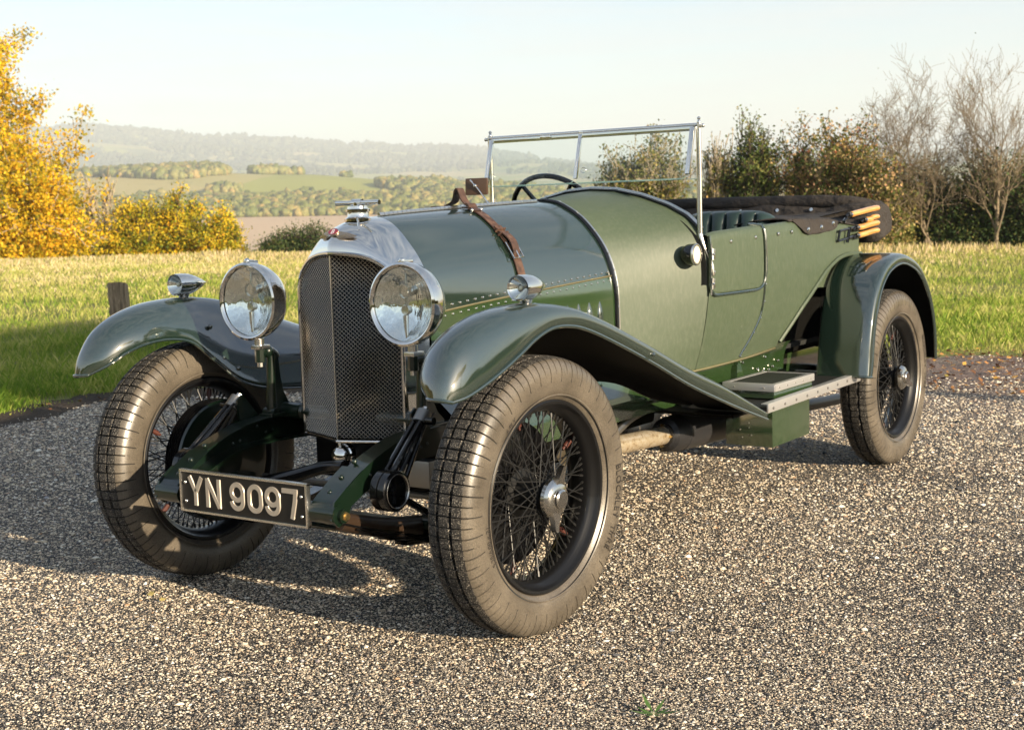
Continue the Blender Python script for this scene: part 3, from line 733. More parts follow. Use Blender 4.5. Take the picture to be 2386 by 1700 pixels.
ang = math.atan2(T1.x-T0.x, -(T1.z-T0.z))
def chan(y, w):
    a = T0+Vector((0, y, 0)); b = T1+Vector((0, y, 0)); c = (a+b)/2; m = Matrix.Rotation(-ang, 3, 'Y')
    for dx, ww in ((0, w), (.004, w*.35)):
        mb.box(c+Vector((dx, 0, 0)), (.010, ww, (b-a).length), m, bev=.002)
chan(-.478, .020); chan(.478, .020); chan(-.032, .016)
mb.box((-1.530, -.032, 1.556), (.020, .020, .024), bev=.002)
mb.box((-1.518, -.20, 1.549), (.018, .05, .013), bev=.002)
mb.tube(circle((-1.475, .005, 1.405), .011, (.9, .2, .1), 16), .0015, 6, closed=True); mb.tube(circle((-1.475, -.45, 1.395), .011, (.9, .2, .1), 16), .0015, 6, closed=True)
mb.build('windscreen_frame', M_CHROME, ws)
def pane(y0, y1, a, b, name='glass_pane'):
    mb = MB(); a, b = Vector(a), Vector(b); pts = []
    r = .018
    out = [(y0, 0), (y1, 0), (y1, 1)]; L_ = (b-a).length; f = r/L_
    P2 = [(y0, 0.0), (y1, 0.0), (y1, 1-f), (y1-r*.3, 1-f*.3), (y1-r, 1), (y0+r, 1), (y0+r*.3, 1-f*.3), (y0, 1-f)]
    poly = [a.lerp(b, q)+Vector((0, y, 0)) for y, q in P2]
    mb.prism(poly, (.004, 0, .001)); 
    o = mb.build(name, M_GLASS, ws, fix=True)
    mb = MB(); mb.tube([poly[i]+Vector((.002, 0, 0)) for i in (3, 4, 5, 6)], .0016, 6); mb.build('glass_edge', M_GLASSEDGE, o)
ext = T1+dn*.018
pane(-.475, -.036, T0, ext); pane(-.028, .475, T0, ext)
# lower glass up to the scuttle
top = [(-1.545, y, 1.352) for y in np.linspace(.484, -.484, 30)]
botz = np.interp(np.abs(np.linspace(.484, -.484, 30)), [0, .113, .234, .352, .439, .492], [1.325, 1.318, 1.292, 1.252, 1.207, 1.157])
mb = MB(); mb.grid([[(-1.545, y, 1.352), (-1.545, y, min(bz, 1.349))] for (_, y, _z), bz in zip(top, botz)]); lg = mb.build('lower_glass', M_GLASS, ws)
mb = MB(); mb.tube([(-1.545, .484, 1.353), (-1.545, -.484, 1.353)], .0012, 6); mb.build('lower_glass_edge', M_GLASSEDGE, lg)

# ---- side spot lamp, mirror, steering wheel
mb = MB(); c = Vector((-1.452, .500, 1.062))
mb.lathe([(-.035, .0), (-.033, .030), (-.012, .041), (.016, .042)], c, (0, 1, 0), 32); mb.lathe([(.016, .0415), (.022, .043), (.026, .040), (.026, .034)], c, (0, 1, 0), 32, mi=1)
mb.lathe([(.022, .035), (.026, .020), (.027, 0)], c, (0, 1, 0), 32, mi=2); mb.cyl(c+Vector((-.02, 0, 0)), (-1.54, .51, 1.07), .009, 8, mi=1)
mb.build('spot_lamp', [M_BLACK, M_NICKEL, M_CREAM], car)
mb = MB()
mb.box((-1.45, -.515, 1.357), (.014, .105, .072), (0, R(-4), R(8)), bev=.006); mb.tube([(-1.455, -.450, 1.27), (-1.44, -.50, 1.345), (-1.43, -.535, 1.385)], .004, 8, mi=1); mb.ball((-1.438, -.515, 1.36), .009, 10, mi=1)
mb.box((-1.4605, -.515, 1.357), (.003, .097, .064), (0, R(-4), R(8)), mi=2)
mb.build('rear_view_mirror', [mat('mirror_back', (.10, .06, .04), .4, .3), M_CHROME, M_CHROME], car)
mb = MB(); cw = Vector((-1.74, -.292, 1.203)); axw = Vector((-.86, 0, .51)).normalized()
ring = circle(cw, .222, axw, 56); mb.tube(ring, .0115, 10, closed=True)
u_ = (Vector((0,0,1))-axw*axw.z).normalized(); w_ = axw.cross(u_)
for a in (35, -35, 145, -145):
    q = cw+u_*(.21*math.cos(R(a)))+w_*(.21*math.sin(R(a))); mb.tube([cw-axw*.03, q], [.012, .009], 8)
mb.cyl(cw-axw*.035, cw+axw*.02, .035, 20); mb.cyl(cw-axw*.03, cw-axw*.5, .018, 12)
mb.build('steering_wheel', M_BLACK, car)

# ---- seats
def seat(y0, y1, x, ztop, tilt=.14, nm='seat_back'):
    mb = MB(); nb = 6; rows = []
    for j in range(49):
        f = j/48; y = y0+(y1-y0)*f; pl = abs(math.sin(math.pi*f*nb))**.45
        zc = ztop-.035*(abs(2*f-1)**6); e = (1-abs(2*f-1)**14)
        row = [(x-.05, y, .72), (x-.05-tilt*.5, y, zc-.03), (x-.045-tilt*.5, y, zc-.004), (x-.02-tilt*.5, y, zc), (x+.015*pl*e-tilt*.5+.01, y, zc-.012), (x+.028*pl*e-tilt*.48+.01, y, zc-.05), (x+.030*pl*e, y, .72)]
        rows.append(row)
    mb.grid(rows); mb.add(rows[0], [tuple(range(7))]); mb.add(rows[-1], [tuple(range(7))[::-1]])
    mb.box((x+.22, (y0+y1)/2, .76), (.42, y1-y0, .16), bev=.04)
    mb.build(nm, M_SEAT, car, 60)
seat(.06, .485, -2.17, 1.222); seat(-.485, -.06, -2.17, 1.222); seat(-.36, .36, -2.86, 1.10, nm='rear_seat_back')

# ---- folded hood: bag at the back, cover over the tub, side flaps, bows
hd = empty('folded_hood', (0, 0, 0), car)
mb = MB(); rows = []
rs = random.Random(3)
for j in range(41):
    f = -1+2*j/40; y = .615*f
    sec = [(-3.13, 1.075), (-3.10, 1.14), (-3.12, 1.20), (-3.15, 1.232), (-3.22, 1.246), (-3.31, 1.240), (-3.375, 1.212), (-3.415, 1.165), (-3.42, 1.115), (-3.385, 1.075), (-3.30, 1.05), (-3.19, 1.05)]
    k = 1 if abs(f) < .93 else max(0, 1-((abs(f)-.93)/.07)**2)*.25+.75
    cx, cz = -3.26, 1.15; w = .007*math.sin(7*f+1)+.004*math.sin(19*f)
    rows.append([(cx+(x-cx)*k, y, cz+(z-cz)*k+w*(1 if z > 1.15 else 0)+.004*math.sin(40*x+9*f)) for x, z in crs(sec+[sec[0]], 37)[:-1]])
mb.grid(rows, cv=True); 
for r_ in (rows[0], rows[-1]): mb.add(r_, [tuple(range(len(r_)))])
mb.build('hood_bag', M_HOOD, hd, 50)
# cover skin between the side rim and the bag roll; both sides
for s_ in (1, -1):
    mb = MB(); rows = []
    for x in np.linspace(-2.20, -3.12, 24):
        f = (-2.20-x)/.92; zr = rimz(x); yo = bY(x, zr)
        zi = zr+.006+.050*f; yi = yo-.10-.14*f*0-.02
        rows.append([(x, s_*(yo+.004), zr+.002), (x, s_*(yo-.02), zr+.010), (x, s_*(yo-.07), zr+.012+.02*f), (x, s_*(yi-.04), zi+.012*math.sin(9*f)), (x, s_*(yi-.16-.10*f), zi+.025*f-.02)])
    mb.grid(rows)
    # flap outside
    fl = []
    for x in np.linspace(-2.235, -2.72, 20):
        zl = float(np.interp(-x, [2.235, 2.27, 2.31, 2.36, 2.5, 2.62, 2.70, 2.72], [1.168, 1.150, 1.120, 1.108, 1.112, 1.120, 1.135, 1.15])); zr = rimz(x)+.008
        fl.append([(x, s_*(bY(x, z)+.009+.004*math.sin(x*40)), z) for z in np.linspace(zr, zl, 7)])
    mb.grid(fl)
    o = mb.build('hood_cover', M_HOOD, hd, 50); o.modifiers.new('s', 'SOLIDIFY').thickness = .004
    for x, z in ((-2.345, 1.130), (-2.49, 1.136), (-2.635, 1.150)):
        mb = MB(); mb.lathe([(0, .012), (.005, .011), (.007, .006), (.007, 0)], (x, s_*(bY(x, z)+.013), z), (0, s_, 0), 16); mb.build('hood_fastener', M_CHROME, hd)
# roll running round the rear of the tub (the raised dark edge seen across the cockpit)
mb = MB()
path = crs([(-2.35, -.60, 1.185), (-2.75, -.615, 1.205), (-3.05, -.60, 1.235), (-3.16, -.50, 1.25), (-3.18, 0, 1.25), (-3.18, .44, 1.242), (-3.24, .60, 1.205)], 50)
mb.tube(path, [.02+.016*min(1, i/14) for i in range(50)], 12); mb.build('hood_roll', M_HOOD, hd, 60)
mb = MB(); pl = [(-2.42, -.585, 1.165), (-2.42, .0, 1.13), (-3.16, 0, 1.205), (-3.16, -.56, 1.215)]
rows = [[(x, y, 1.17+.05*((-2.45-x)/.7)*(1 if x < -2.45 else 0)-.03*math.cos(y*2.5)) for y in np.linspace(-.58, .50, 12)] for x in np.linspace(-2.55, -3.16, 12)]
mb.grid(rows); mb.build('rear_tonneau', M_HOOD, hd)
for y in (.12, .30, -.08): mb = MB(); mb.lathe([(0, .011), (.006, .009), (.006, 0)], (-3.125, y, 1.212), (1, 0, .3), 12); mb.build('tonneau_stud', M_CHROME, hd)
for s_ in (1, -1):
    for k, (x0, z0, x1, z1, r) in enumerate(((-2.79, 1.188, -3.11, 1.212, .0140), (-2.98, 1.160, -3.11, 1.172, .0125), (-2.88, 1.126, -3.11, 1.142, .0140), (-2.88, 1.090, -3.11, 1.106, .0140))):
        mb = MB(); y = s_*.632
        mb.tube(crs([(x0, y, z0), (x0-.02, y, z0+.001), (x0-.06, y, z0+(z1-z0)*.2), (x1+.04, y, z1-.002), (x1-.03, y, z1)], 12), [r*.6]+[r]*10+[r*.7], 14)
        bw = mb.build('hood_bow', M_WOOD, hd)
        mb = MB(); mb.box((x0+.005, y, z0), (.045, .012, .020), bev=.004); mb.tube([(x0+.04, y-s_*.012, z0-.01), (x0+.02, y-s_*.005, z0)], .008, 8); mb.ball((x0+.012, y+s_*.008, z0), .007, 8, mi=1)
        mb.build('bow_bracket', [M_BLACK, M_NICKEL], bw)
    mb = MB()
    mb.tube([(-2.73, s_*.618, 1.155), (-2.76, s_*.622, 1.175), (-2.80, s_*.625, 1.185)], .008, 8)
    mb.tube([(-2.68, s_*.610, 1.070), (-2.69, s_*.615, 1.115), (-2.86, s_*.622, 1.128)], .006, 8); mb.tube([(-2.68, s_*.610, 1.070), (-2.88, s_*.622, 1.088)], .006, 8)
    mb.tube([(-2.78, s_*.615, 1.06), (-2.80, s_*.62, 1.13)], .008, 8)
    mb.build('hood_iron', M_BLACK, hd)

# ---- mudguards
def fender_section(o, c, i, no, ni, m=11):
    """outer lip o, crown c, inner lip i (3D), superellipse exponents"""
    pts = []
    for k in range(m):
        th = math.pi/2*(1-k/(m-1)); s_, c_ = math.sin(th)**(2/no), math.cos(th)**(2/no)
        pts.append(tuple(c[q]+(o[q]-c[q])*(s_ if q == 1 else (1-c_)) for q in range(3)))
    for k in range(1, m):
        th = math.pi/2*(k/(m-1)); s_, c_ = math.sin(th)**(2/ni), math.cos(th)**(2/ni)
        pts.append(tuple(c[q]+(i[q]-c[q])*(s_ if q == 1 else (1-c_)) for q in range(3)))
    return pts
FO = [(.452, .772, .752), (.405, .790, .762), (.335, .801, .787), (.262, .805, .815), (.18, .807, .850), (.09, .807, .890), (0, .807, .912), (-.1, .807, .908), (-.2, .807, .885), (-.356, .807, .832), (-.587, .806, .745), (-.841, .803, .643), (-1.122, .796, .548), (-1.36, .787, .474), (-1.53, .779, .424)]
FC = [(.482, .735, .760), (.468, .728, .820), (.418, .722, .893), (.335, .720, .943), (.225, .716, .974), (.10, .712, .985), (0, .708, .983), (-.1, .704, .970), (-.2, .700, .946), (-.356, .695, .893), (-.587, .69, .806), (-.841, .69, .708), (-1.122, .69, .614), (-1.36, .69, .522), (-1.53, .69, .455)]
FI = [(.462, .700, .762), (.425, .650, .790), (.362, .622, .828), (.285, .608, .850), (.195, .600, .855), (.110, .590, .835), (.035, .565, .765), (-.05, .520, .685), (-.18, .475, .650), (-.38, .455, .640), (-.587, .475, .665), (-.841, .50, .635), (-1.10, .51, .545), (-1.38, .50, .485), (-1.54, .47, .470)]
NO = [2.0, 2.0, 2.1, 2.3, 2.6, 3.0, 3.6, 4.5, 5.5, 6.5, 7, 7, 7, 7, 7]
NI = [2.0, 2.0, 2.0, 2.0, 1.9, 1.7, 1.45, 1.35, 1.4, 1.7, 2.6, 3.6, 4, 5, 6]
def smooth_list(a, m): return [cr([(q,) for q in a], (len(a)-1)*i/(m-1))[0] for i in range(m)]
def fender(name, FO, FC, FI, NO, NI, m=90):
    o_, c_, i_, no_, ni_ = crs(FO, m), crs(FC, m), crs(FI, m), smooth_list(NO, m), smooth_list(NI, m)
    for s_ in (1, -1):
        mb = MB(); rows = [[(p[0], s_*p[1], p[2]) for p in fender_section(o_[k], c_[k], i_[k], no_[k], ni_[k], 12)] for k in range(m)]
        mb.grid(rows)
        ob = mb.build(name, [M_GREEN, M_UNDER], car, 70)
        so = ob.modifiers.new('thick', 'SOLIDIFY'); so.thickness = .004; so.offset = -1; so.material_offset = 1; so.material_offset_rim = 0
        mb = MB(); rim = [r[0] for r in rows]+rows[-1][1:-1]*0; mb.tube([(p[0], p[1]-s_*.003, p[2]) for p in rim], .0055, 8)
        inn = [r[-1] for r in rows]; mb.tube(rows[0][:], .0055, 8); mb.tube([(p[0], p[1]+s_*.001, p[2]) for p in inn[:60]], .0045, 8)
        mb.build('mudguard_bead', M_GREEN, ob)
        if name == 'front_mudguard':
            mb = MB()
            for (x, y, z) in ((.02, .60, .885), (.0, .563, .775), (-.04, .535, .735), (-.05, .57, .93)):
                mb.ball((x, s_*y, z), .0085, 10)
            mb.ball((-.58, s_*.808, .775), .008, 8); mb.build('mudguard_rivets', M_GREEN, ob)
        yield ob, s_
list(fender('front_mudguard', FO, FC, FI, NO, NI))
# rear
CRN = [(-2.50, .475), (-2.515, .55), (-2.535, .66), (-2.575, .78), (-2.64, .885), (-2.73, .955), (-2.84, .993), (-2.96, 1.004), (-3.08, .985), (-3.20, .945), (-3.30, .88), (-3.38, .80), (-3.44, .70), (-3.475, .59), (-3.485, .46)]
wc = Vector((-3.02, 0, .44)); RO, RC, RI = [], [], []
for k, (x, z) in enumerate(CRN):
    d = Vector((wc.x-x, 0, wc.z-z)).normalized(); q = .050 if 0 < k < 14 else .045
    RC.append((x, .70, z)); RO.append((x+d.x*q, .818, z+d.z*q)); RI.append((x+d.x*.014, .575, z+d.z*.014))
list(fender('rear_mudguard', RO, RC, RI, [5.5]*15, [9]*15))
mb = MB()
for s_ in (1, -1):
    pass
# side lamps on the front mudguards
for s_ in (1, -1):
    c = Vector((.057, s_*.7235, 1.029)); mb = MB()
    mb.lathe([(0, .0335), (.004, .0375), (-.004, .0385), (-.010, .0385), (-.030, .0385), (-.055, .0365), (-.085, .028), (-.115, .015), (-.138, .004), (-.142, 0)], c, (1, 0, 0), 36)
    mb.lathe([(-.03, .012), (-.03, .0)], c, (0, 0, 1), 12)
    mb.cyl(c+Vector((-.035, 0, -.034)), c+Vector((-.035, 0, -.050)), .021, 20, r2=.015)
    b = c+Vector((-.035, 0, -.056))
    mb.lathe([(.006, .016), (.002, .026), (-.004, .030), (-.014, .033)], b, (0, 0, 1), 24)
    for q in ((.024, .015), (-.024, .015), (.024, -.015), (-.024, -.015)): mb.ball(b+Vector((q[0], q[1], .006)), .005, 8)
    lamp = mb.build('side_lamp', M_CHROME, car, 40)
    mb = MB(); mb.lathe([(-.028, .004), (-.022, .014), (-.010, .026), (0, .033)], c, (1, 0, 0), 28); mb.build('side_lamp_reflector', M_CHROME, lamp)
    mb = MB(); mb.ball(c-Vector((.014, 0, 0)), .008, 12); mb.build('side_lamp_bulb', M_CREAM, lamp)
    mb = MB(); mb.lathe([(.0, .034), (.007, .026), (.011, .013), (.012, .0)], c, (1, 0, 0), 28); mb.build('side_lamp_glass', M_GLASS, lamp)
# headlamps
for s_ in (1, -1):
    c = Vector((.100, s_*.328, .980)); mb = MB(); ax = (1, 0, 0)
    mb.lathe([(.004, .112), (.010, .116), (.012, .121), (.008, .1275), (-.004, .130), (-.018, .1285), (-.022, .124), (-.045, .121), (-.070, .108), (-.095, .085), (-.112, .055), (-.120, .025), (-.122, 0)], c, ax, 64)
    mb.ball(c+Vector((-.004, 0, .133)), .010, 12); mb.cyl(c+Vector((-.03, 0, .130)), c+Vector((.004, 0, .133)), .006, 10); mb.box(c+Vector((-.02, 0, .128)), (.05, .020, .012), bev=.004)
    hl = mb.build('headlamp', M_CHROME, car, 40)
    mb = MB(); mb.lathe([(-.052+.050*(r/.112)**2, r) for r in np.linspace(0.001, .112, 24)], c, ax, 56); mb.build('headlamp_reflector', M_REFL, hl, 60)
    mb = MB(); mb.ball(c+Vector((-.040, 0, .035)), .013, 16); mb.lathe([(-.018, .020), (-.012, .022), (-.006, .020)], c+Vector((0, 0, .038)), ax, 24); mb.lathe([(-.010, .0), (-.008, .014), (-.014, .017), (-.03, .012)], c+Vector((0, 0, -.018)), ax, 20)
    mb.tube([c+Vector((-.02, 0, .11)), c+Vector((-.018, 0, .06))], .004, 8); mb.tube([c+Vector((-.016, 0, .018)), c+Vector((-.016, 0, -.004))], .004, 8)
    mb.tube([c+Vector((-.012, 0, -.034)), c+Vector((-.012, 0, -.070)), c+Vector((-.014, 0, -.106))], [.009, .008, .004], 8); mb.build('bulb_holder', M_NICKEL, hl)
    mb = MB(); mb.lathe([(.004, .114), (.009, .09), (.012, .05), (.013, 0)], c, ax, 48); mb.build('headlamp_glass', M_GLASS, hl)
    # stand
    mb = MB(); y = s_*.322
    mb.cyl((.06, s_*.327, .855), (.06, s_*.327, .832), .016, 16, mi=1); mb.box((.055, s_*.327, .826), (.05, .04, .014), bev=.003, mi=1)
    mb.cyl((.06, s_*.327, .820), (.06, s_*.327, .775), .017, 8); mb.cyl((.06, s_*.327, .775), (.06, s_*.327, .760), .010, 8, mi=1)
    mb.ball((.025, s_*.327, .808), .022, 14); mb.tube(crs([(.06, s_*.327, .80), (.03, s_*.326, .815), (.0, s_*.325, .80), (-.01, s_*.325, .785)], 10), .015, 10)
    mb.tube([(.015, y, .80), (.020, y, .70), (.022, y, .605)], [.014, .0155, .018], 14)
    prof = [(.02, .79), (-.015, .79), (-.022, .72), (-.032, .67), (-.055, .63), (-.085, .605), (-.085, .590), (.04, .590), (.04, .603), (.022, .61)]
    mb.prism([(x, y-s_*.004, z) for x, z in prof], (0, s_*.008, 0)); mb.box((-.01, y, .594), (.13, .06, .012), bev=.003)
    mb.cyl((.025, y-.026, .60), (.025, y+.026, .60), .018, 14)
    mb.build('lamp_bracket', [M_CHAS, M_NICKEL], car, 40)

# ---- running boards, step, box
for s_ in (1, -1):
    mb = MB()
    bo = [(-1.54, s_*.40, .448), (-1.565, s_*.762, .448), (-2.62, s_*.735, .458), (-2.62, s_*.40, .458)]
    mb.prism(bo, (0, 0, .018)); rb = mb.build('running_board', mat('ribbed_rubber', (.016, .016, .015), .5) if s_ == 1 else bpy.data.materials['ribbed_rubber'], car)
    mb = MB()
    a, b = Vector((-1.555, s_*.765, .459)), Vector((-2.625, s_*.737, .466)); an = math.atan2(b.y-a.y, b.x-a.x)
    mb.box((a+b)/2, ((b-a).length, .007, .036), (0, 0, an), bev=.0015); mb.box((a+b)/2+Vector((0, -s_*.012, .0165)), ((b-a).length, .030, .004), (0, 0, an), bev=.001)
    mb.box((-2.612, s_*.58, .4785), (.028, .30, .003), bev=.001)
    for k in range(9):
        p = a.lerp(b, (k+.4)/9); mb.lathe([(0, .006), (.003, .0055), (.004, .003), (.004, 0)], p+Vector((0, s_*.0035, 0)), (0, s_, 0), 10, mi=1)
    mb.build('edge_strip', [M_ALU, M_STEEL], rb)
for s_ in (1,):
    mb = MB(); x0, x1, y0, y1 = -2.128, -1.728, .492*s_, .718*s_; cx, cy = (x0+x1)/2, (y0+y1)/2
    mb.box((cx, cy, .497), (x1-x0-.012, abs(y1-y0)-.012, .045)); bx = mb.build('step_box', M_GLOW, car)
    mb = MB(); h = .028; zc = .531-h/2
    mb.box((cx, y1, zc), (x1-x0, .006, h), bev=.001); mb.box((cx, y0, zc), (x1-x0, .006, h), bev=.001); mb.box((x1, cy, zc), (.006, y1-y0, h), bev=.001); mb.box((x0, cy, zc), (.006, y1-y0, h), bev=.001)
    for yy, in ((y1-.008,), (y0+.008,)): mb.box((cx, yy, .5318), (x1-x0, .020, .003))
    for xx in (x1-.008, x0+.008): mb.box((xx, cy, .5317), (.020, y1-y0-.03, .003))
    for k in range(5): mb.ball((x1-.04-.08*k, y1+.003, zc), .0035, 8, mi=1)
    for k in range(2): mb.ball((x1+.003, y0+.05+.13*k, zc), .0035, 8, mi=1)
    mb.build('step_trim', [M_ALU, M_STEEL], bx)
    mb = MB(); mb.box((cx, cy, .5275), (x1-x0-.03, y1-y0-.03, .004)); tr = mb.build('step_tread', mat('green_grey_tread', (.018, .023, .016), .7, spec=.25), bx)
    wv = N(tr.data.materials[0], 'ShaderNodeTexWave'); wv.bands_direction = 'Y'; wv.inputs['Scale'].default_value = 26
    L(tr.data.materials[0], objco(tr.data.materials[0]), wv.inputs[0]); L(tr.data.materials[0], bump(tr.data.materials[0], wv.outputs[0], .6, .003), P(tr.data.materials[0]).inputs['Normal'])
    mb = MB(); mb.box((-1.928, .600, .360), (.376, .205, .168), bev=.002); bb_ = mb.build('battery_box', M_GLOW, car)
    mb = MB()
    for q in ((.56, .34), (.60, .37), (.60, .35), (.57, .31), (.61, .32)): mb.ball((-1.7395, q[0], q[1]), .003, 8)
    mb.build('box_rivets', M_STEEL, bb_)
    mb = MB(); mb.box((-1.60, .50, .440), (.30, .34, .012)); mb.box((-2.3, .5, .44), (.04, .40, .03)); mb.build('board_bracket', M_UNDER, car)
# ---- exhaust
mb = MB(); a, b = Vector((-.75, .35, .378)), Vector((-1.46, .355, .343)); mb.cyl(a, b, .036, 28)
mb.build('exhaust_pipe', M_EXH, car)
mb = MB(); d = (b-a).normalized()
mb.cyl(b, b+d*.008, .048, 24); mb.lathe([(0, .048), (.012, .050), (.025, .066), (.05, .072), (.11, .074), (.112, .076), (.118, .076), (.12, .074), (.62, .068), (.64, .05)], b, d, 36)
for k in range(4):
    q = circle(b, .042, d, 4)[k]; mb.cyl(q-d*.012, q, .006, 6, mi=1)
mb.cyl(b+d*.6, b+d*1.9, .028, 16)
mb.build('silencer', [M_SILENCER, M_BRASS], car)
mb = MB(); mb.prism([(-1.62, .33, .43), (-2.02, .33, .405), (-2.02, .33, .255), (-1.50, .33, .268)], (0, -.01, 0)); mb.build('heat_shield', M_BEIGE, car)
mb = MB()
mb.tube(crs([(-1.0, .33, .38), (-1.10, .34, .40), (-1.25, .33, .44), (-1.40, .33, .46)], 12), .016, 10, mi=0)
mb.prism([(-1.02, .36, .45), (-1.055, .36, .45), (-1.055, .36, .40), (-1.04, .36, .388), (-1.022, .36, .40)], (0, .012, 0), mi=1)
mb.build('brake_linkage', [M_STEEL, M_BRASS], car)

# ---- number plate
mb = MB(); py0, py1, pz0, pz1 = -.248, .281, .369, .499; PX = .497
mb.box((PX, (py0+py1)/2, (pz0+pz1)/2), (.006, py1-py0-.004, pz1-pz0-.004)); pl_ = mb.build('number_plate', M_PLATE, car)
mb = MB(); t = .0075
for c, s in (((PX, (py0+py1)/2, pz1-t/2), (.016, py1-py0, t)), ((PX, (py0+py1)/2, pz0+t/2), (.016, py1-py0, t)), ((PX, py0+t/2, (pz0+pz1)/2), (.0165, t, pz1-pz0-.0005)), ((PX, py1-t/2, (pz0+pz1)/2), (.0165, t, pz1-pz0-.0005))): mb.box(c, s, bev=.0015)
for y in (py0+.024, py1-.024):
    for z in (pz0+.032, pz1-.040): mb.ball((PX+.004, y, z), .0055, 10)
mb.build('plate_frame', M_NICKEL, pl_)
def stroke(mb, pts, w, x, closed=False, th=.0035):
    P2 = [Vector(p) for p in pts]; n = len(P2); Ls, Rs = [], []
    for i in range(n):
        if closed: a, b = P2[i-1], P2[(i+1) % n]; d1 = (P2[i]-a).normalized(); d2 = (b-P2[i]).normalized()
        else: d1 = (P2[i]-P2[i-1]).normalized() if i > 0 else (P2[1]-P2[0]).normalized(); d2 = (P2[i+1]-P2[i]).normalized() if i < n-1 else d1
        t_ = (d1+d2).normalized(); nrm = Vector((-t_.y, t_.x)); k = w/2/max(.35, nrm.dot(Vector((-d1.y, d1.x))))
        Ls.append(P2[i]+nrm*k); Rs.append(P2[i]-nrm*k)
    rows = [[(x, l.x, l.y), (x+th, l.x*.92+r.x*.08, l.y*.92+r.y*.08), (x+th, l.x*.08+r.x*.92, l.y*.08+r.y*.92), (x, r.x, r.y)] for l, r in zip(Ls, Rs)]
    mb.grid(rows, cu=closed)
    if not closed:
        for r_ in (rows[0], rows[-1]): mb.add(r_, [(0, 1, 2, 3)])
CH = .088; Z0 = pz0+.022; SWD = .0155
def glyph(ch, y0, w):
    h = CH; k = SWD/2; mb = MB(); X = PX+.0035; T = lambda a, b: (y0+a, Z0+b)
    if ch == 'Y': stroke(mb, [T(k*.6, h), T(w/2, h*.46)], SWD, X); stroke(mb, [T(w-k*.6, h), T(w/2, h*.46)], SWD, X); stroke(mb, [T(w/2, h*.5), T(w/2, 0)], SWD, X+.0004)
    if ch == 'N': stroke(mb, [T(k, 0), T(k, h)], SWD, X); stroke(mb, [T(w-k, 0), T(w-k, h)], SWD, X); stroke(mb, [T(k*.9, h-.001), T(w-k*.9, .001)], SWD*.95, X+.0004)
    if ch == '0':
        pts = []; r = w/2-k
        for a in np.linspace(0, math.pi, 13): pts.append(T(w/2+r*math.cos(a), h-k-r+r*math.sin(a)))
        for a in np.linspace(math.pi, 2*math.pi, 13): pts.append(T(w/2+r*math.cos(a), k+r+r*math.sin(a)))
        stroke(mb, pts, SWD, X, True)
    if ch == '9':
        r = w/2-k; zc = h-k-r; pts = [T(w/2+r*math.cos(a), zc+r*.98*math.sin(a)) for a in np.linspace(0, 2*math.pi, 29)[:-1]]
        stroke(mb, pts, SWD, X, True)
        pts = [T(w-k, zc+.004), T(w-k, k+r)]+[T(w/2+r*math.cos(a), k+r+r*math.sin(a)) for a in np.linspace(0, -math.pi*.96, 14)[1:]]
        stroke(mb, pts, SWD, X+.0004)
    if ch == '7': stroke(mb, [T(0, h-k), T(w-k*.3, h-k)], SWD, X); stroke(mb, [T(w-k, h-.001), T(w-k-.004, h*.62), T(w*.60, 0)], SWD, X+.0004)
    mb.build('plate_letter', M_LETTER, pl_, 30)
for ch, y0, w in (('Y', -.211, .062), ('N', -.136, .064), ('9', -.034, .063), ('0', .040, .063), ('9', .111, .063), ('7', .182, .062)): glyph(ch, y0, w)
mb = MB(); mb.cyl((.47, -.28, .43), (.47, .28, .43), .012, 14); mb.build('plate_bar', M_BLACK, car)

# ================================================================== GROUND AND LANDSCAPE
def sstep(a, b, x): t = np.clip((x-a)/(b-a), 0, 1); return t*t*(3-2*t)
def vnoise(x, y, s, seed=0):
    # cheap value noise
    x = np.asarray(x)/s; y = np.asarray(y)/s; xi = np.floor(x).astype(int); yi = np.floor(y).astype(int); xf = x-xi; yf = y-yi
    def hsh(a, b): 
        n = (a*374761393+b*668265263+seed*1442695041) & 0x7fffffff; n = ((n ^ (n >> 13))*1274126177) & 0x7fffffff; return (n & 0xffff)/65535.
    u = xf*xf*(3-2*xf); v = yf*yf*(3-2*yf)
    return (hsh(xi, yi)*(1-u)+hsh(xi+1, yi)*u)*(1-v)+(hsh(xi, yi+1)*(1-u)+hsh(xi+1, yi+1)*u)*v
def AZ(x, y):
    a = np.degrees(np.arctan2(np.asarray(y, float)-CAM[1], np.asarray(x, float)-CAM[0])); return np.where(a > 100, a-360, a)
def edge_r(az): return np.interp(az, [-250, -180, -168, -160, -150, -140, -133, -125, -115, -90], [50, 38, 34, 34, 38, 45, 50, 53, 54, 60])
def el_at(az, r):
    """elevation slope (z/r) of the land beyond the plateau"""
    ridge = np.interp(az, [-180, -160, -150, -148.3, -145.4, -143, -139, -136.2, -131.9, -127.5, -120, -100], [.016, .018, .024, .029, .038, .044, .048, .052, .061, .066, .064, .05])
    hill = np.interp(az, [-180, -150, -146, -143, -140.5, -137, -133, -129, -126, -120, -100], [.004, .005, .010, .016, .022, .030, .034, .031, .028, .026, .02])
    rr = [80, 130, 300, 650, 1000, 1150, 1500, 1900, 3000, 4300, 5600, 6200, 7500]
    z = np.zeros_like(r)
    base = {80: -.035+0*az, 130: -.05+0*az, 300: -.045+0*az, 650: -.020+0*az, 1000: .001+0*az, 1150: .006+hill*.15, 1500: hill, 1900: hill*.55+.002, 3000: .020+.002*(az > -140), 4300: .026+ridge*.1, 5600: ridge*.80+.003, 6200: ridge, 7500: ridge*.75}
    ks = sorted(base)
    for a, b in zip(ks[:-1], ks[1:]):
        m = (r >= a) & (r <= b); t = (r-a)/(b-a); t = t*t*(3-2*t)
        z = np.where(m, base[a]*(1-t)+base[b]*t, z)
    return z
